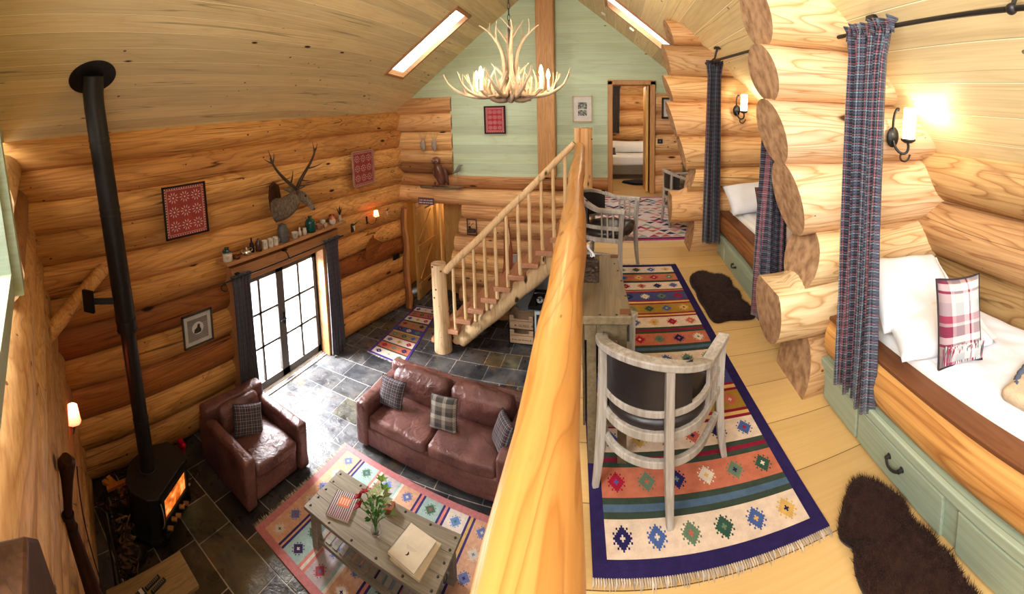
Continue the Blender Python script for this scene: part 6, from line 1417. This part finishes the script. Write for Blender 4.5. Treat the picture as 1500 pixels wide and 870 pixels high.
mb.add([nw(x, z, -.05) for x, z in PW_]+[nw(x, z, .03) for x, z in PW_], [tuple(range(6)), tuple(range(6, 12))[::-1]]+[(k, (k+1) % 6, 6+(k+1) % 6, 6+k) for k in range(6)])
o = mb.build('dark_timber_panel', [M['dark']], None, bevel=.01); tag(o, 'dark stained timber board at the lower left edge under the window', 'board')

# ------------------------------------------------------------------ bedroom glimpsed through the open door
T = thing('double_bed', 'grey based bed with white bedding seen through the open doorway', 'bed', (.2, 9.25, MZ)); mb = MB(); mb.box(-1.05, -.35, .12, 1.02, .5, .34, 0, (.9, .95, 1)); mb.build('base', [M['greyw']], T, bevel=.01)
mb = MB(); mb.rbox((0, .08, .44), (2.04, .86, .24), .06, 8, nz=.01, col=(.85,)*3); mb.build('mattress', [M['linen']], T, merge=True)
for x in (-1.0, 1.0): mb = MB(); mb.box(x-.04, -.3, 0, x+.04, .45, .12, 0, (.3,)*3); mb.build('foot', [M['paint']], T)
T = thing('duvet', 'white folded duvet along the back of the bedroom bed', 'duvet', (.2, 9.55, MZ+.70)); mb = MB(); mb.rbox((0, 0, 0), (2.0, .36, .28), .12, 8, nz=.02, col=(.85,)*3); mb.build('cover', [M['linen']], T, merge=True)
cushion('dark cushion at the left end of the bedroom bed', (-.12, 9.1, MZ+.64), .26, .18, .08, .2, .5, 'tweed')
T = thing('black_sheepskin', 'black sheepskin lying on the bedroom floor beyond the door', 'sheepskin', (.46, 8.45, MZ)); mb = MB(); pp = [(.30*math.cos(a)*(1+.2*math.sin(3*a)), .22*math.sin(a)*(1+.15*math.cos(4*a))) for a in [2*PI*k/26 for k in range(26)]]
mb.add([(x, y, .004) for x, y in pp]+[(x*.9, y*.9, .05) for x, y in pp], [tuple(range(26, 52))]+[(k, (k+1) % 26, 26+(k+1) % 26, 26+k) for k in range(26)], 0, False, (.02, .018, .02)); mb.build('hide', [M['fur']], T)
curtain('curtain', 'dark checked curtain hanging in the bedroom beyond the door', (-.16, 9.82), (.12, 9.82), 4.98, 3.78, 4, .03, 'curtain', .02, .95, .9)
rod('black iron curtain rod in the bedroom beyond the door', [(-.6, 9.84, 4.98), (.22, 9.84, 4.98)], .012, [[(.1, 9.84, 4.98), (.1, 9.88, 4.98), (.1, 9.9, 4.98)]])
point((.2, 8.4, 5.0), 22, (1, .9, .75), .15); point((-3.6, 8.5, 2.2), 10, (1, .88, .7), .15)  # fill lights added to brighten the bedroom and hallway, no lamp fittings there
# pale building outside the glass doors
T = thing('pale_outbuilding', 'pale timber building standing outside the glazed doors', 'building', (-9.0, 9.0, -.05)); mb = MB(); mb.box(-1.2, -1.6, 0, 1.2, 1.6, 2.3, 0, (.75, .74, .72)); mb.build('wall', [M['paint']], T)
mb = MB(); mb.box(1.2, -.9, .9, 1.22, -.3, 1.8, 0, (.45, .38, .36)); mb.build('window', [M['paint']], T); mb = MB(); mb.add([(-1.4, -1.8, 2.25), (1.4, -1.8, 2.25), (1.4, 1.8, 2.25), (-1.4, 1.8, 2.25), (0, -1.8, 3.3), (0, 1.8, 3.3)], [(0, 1, 4), (3, 5, 2), (0, 4, 5, 3), (1, 2, 5, 4), (0, 3, 2, 1)], 0, False, (.6, .6, .6)); mb.build('roof', [M['paint']], T)
mb = MB(); mb.bar((1.25, -1.55, 0), (1.25, -1.55, 2.2), .12, .12, col=(.5, .38, .25)); mb.build('post', [M['paint']], T)
# ------------------------------------------------------------------ camera and light
cam = bpy.data.cameras.new('camera'); co = bpy.data.objects.new('camera', cam); COL.objects.link(co)
cam.type = 'PANO'; cam.panorama_type = 'CENTRAL_CYLINDRICAL'
cam.central_cylindrical_range_u_min = -772.439/615.316; cam.central_cylindrical_range_u_max = (1500-772.439)/615.316
cam.central_cylindrical_range_v_max = 211.505*1.087/615.316; cam.central_cylindrical_range_v_min = -(870-211.505)*1.087/615.316
cam.central_cylindrical_radius = 1.0
right = V(.978235, .206445, -.020902); up = V(.00056, .098103, .995176); fwd = V(-.2075, .973528, -.095853)
mt = Matrix((right, up, -fwd)).transposed().to_4x4(); mt.translation = V(0, 0, CZ)
co.matrix_world = mt; cam.clip_start = .02; scene.camera = co
w = bpy.data.worlds.new('world'); scene.world = w; w.use_nodes = True
bg = w.node_tree.nodes['Background']; bg.inputs[0].default_value = (.95, .97, 1, 1); bg.inputs[1].default_value = 2.2
def area(loc, target, sx, sy, power, col=(1, 1, 1)):
    l = bpy.data.lights.new('light', 'AREA'); l.shape = 'RECTANGLE'; l.size = sx; l.size_y = sy; l.energy = power; l.color = col
    o = bpy.data.objects.new('window_light', l); COL.objects.link(o); o.location = loc
    o.rotation_euler = (Vector(target)-Vector(loc)).to_track_quat('-Z', 'Y').to_euler(); return o
area((.2, -1.8, 6.0), (-.8, 4, 3.6), 3.6, 1.8, 85, (1, .97, .95))
area((-2.4, -1.6, 5.9), (-2.6, 4, 2.6), 3, 1.6, 230, (1, .97, .93))
area((-5.7, 4.3, 2.35), (-3.5, 4.25, .1), 2.0, .9, 1150, (.94, .97, 1))
area((-2.9, 6.3, 5.95), (-2.2, 5.9, 0), .5, 1.0, 25, (1, .98, .95))
area((.3, 5.8, 5.95), (0, 5.6, 2.7), .5, .8, 15, (1, .98, .95))
scene.view_settings.view_transform = 'Standard'; scene.view_settings.look = 'Medium High Contrast'; scene.view_settings.exposure = 0.25
scene.cycles.use_denoising = True
try: scene.cycles.max_bounces = 7; scene.cycles.diffuse_bounces = 4; scene.cycles.adaptive_threshold = .02
except Exception: pass
scene.cycles.sample_clamp_indirect = 6
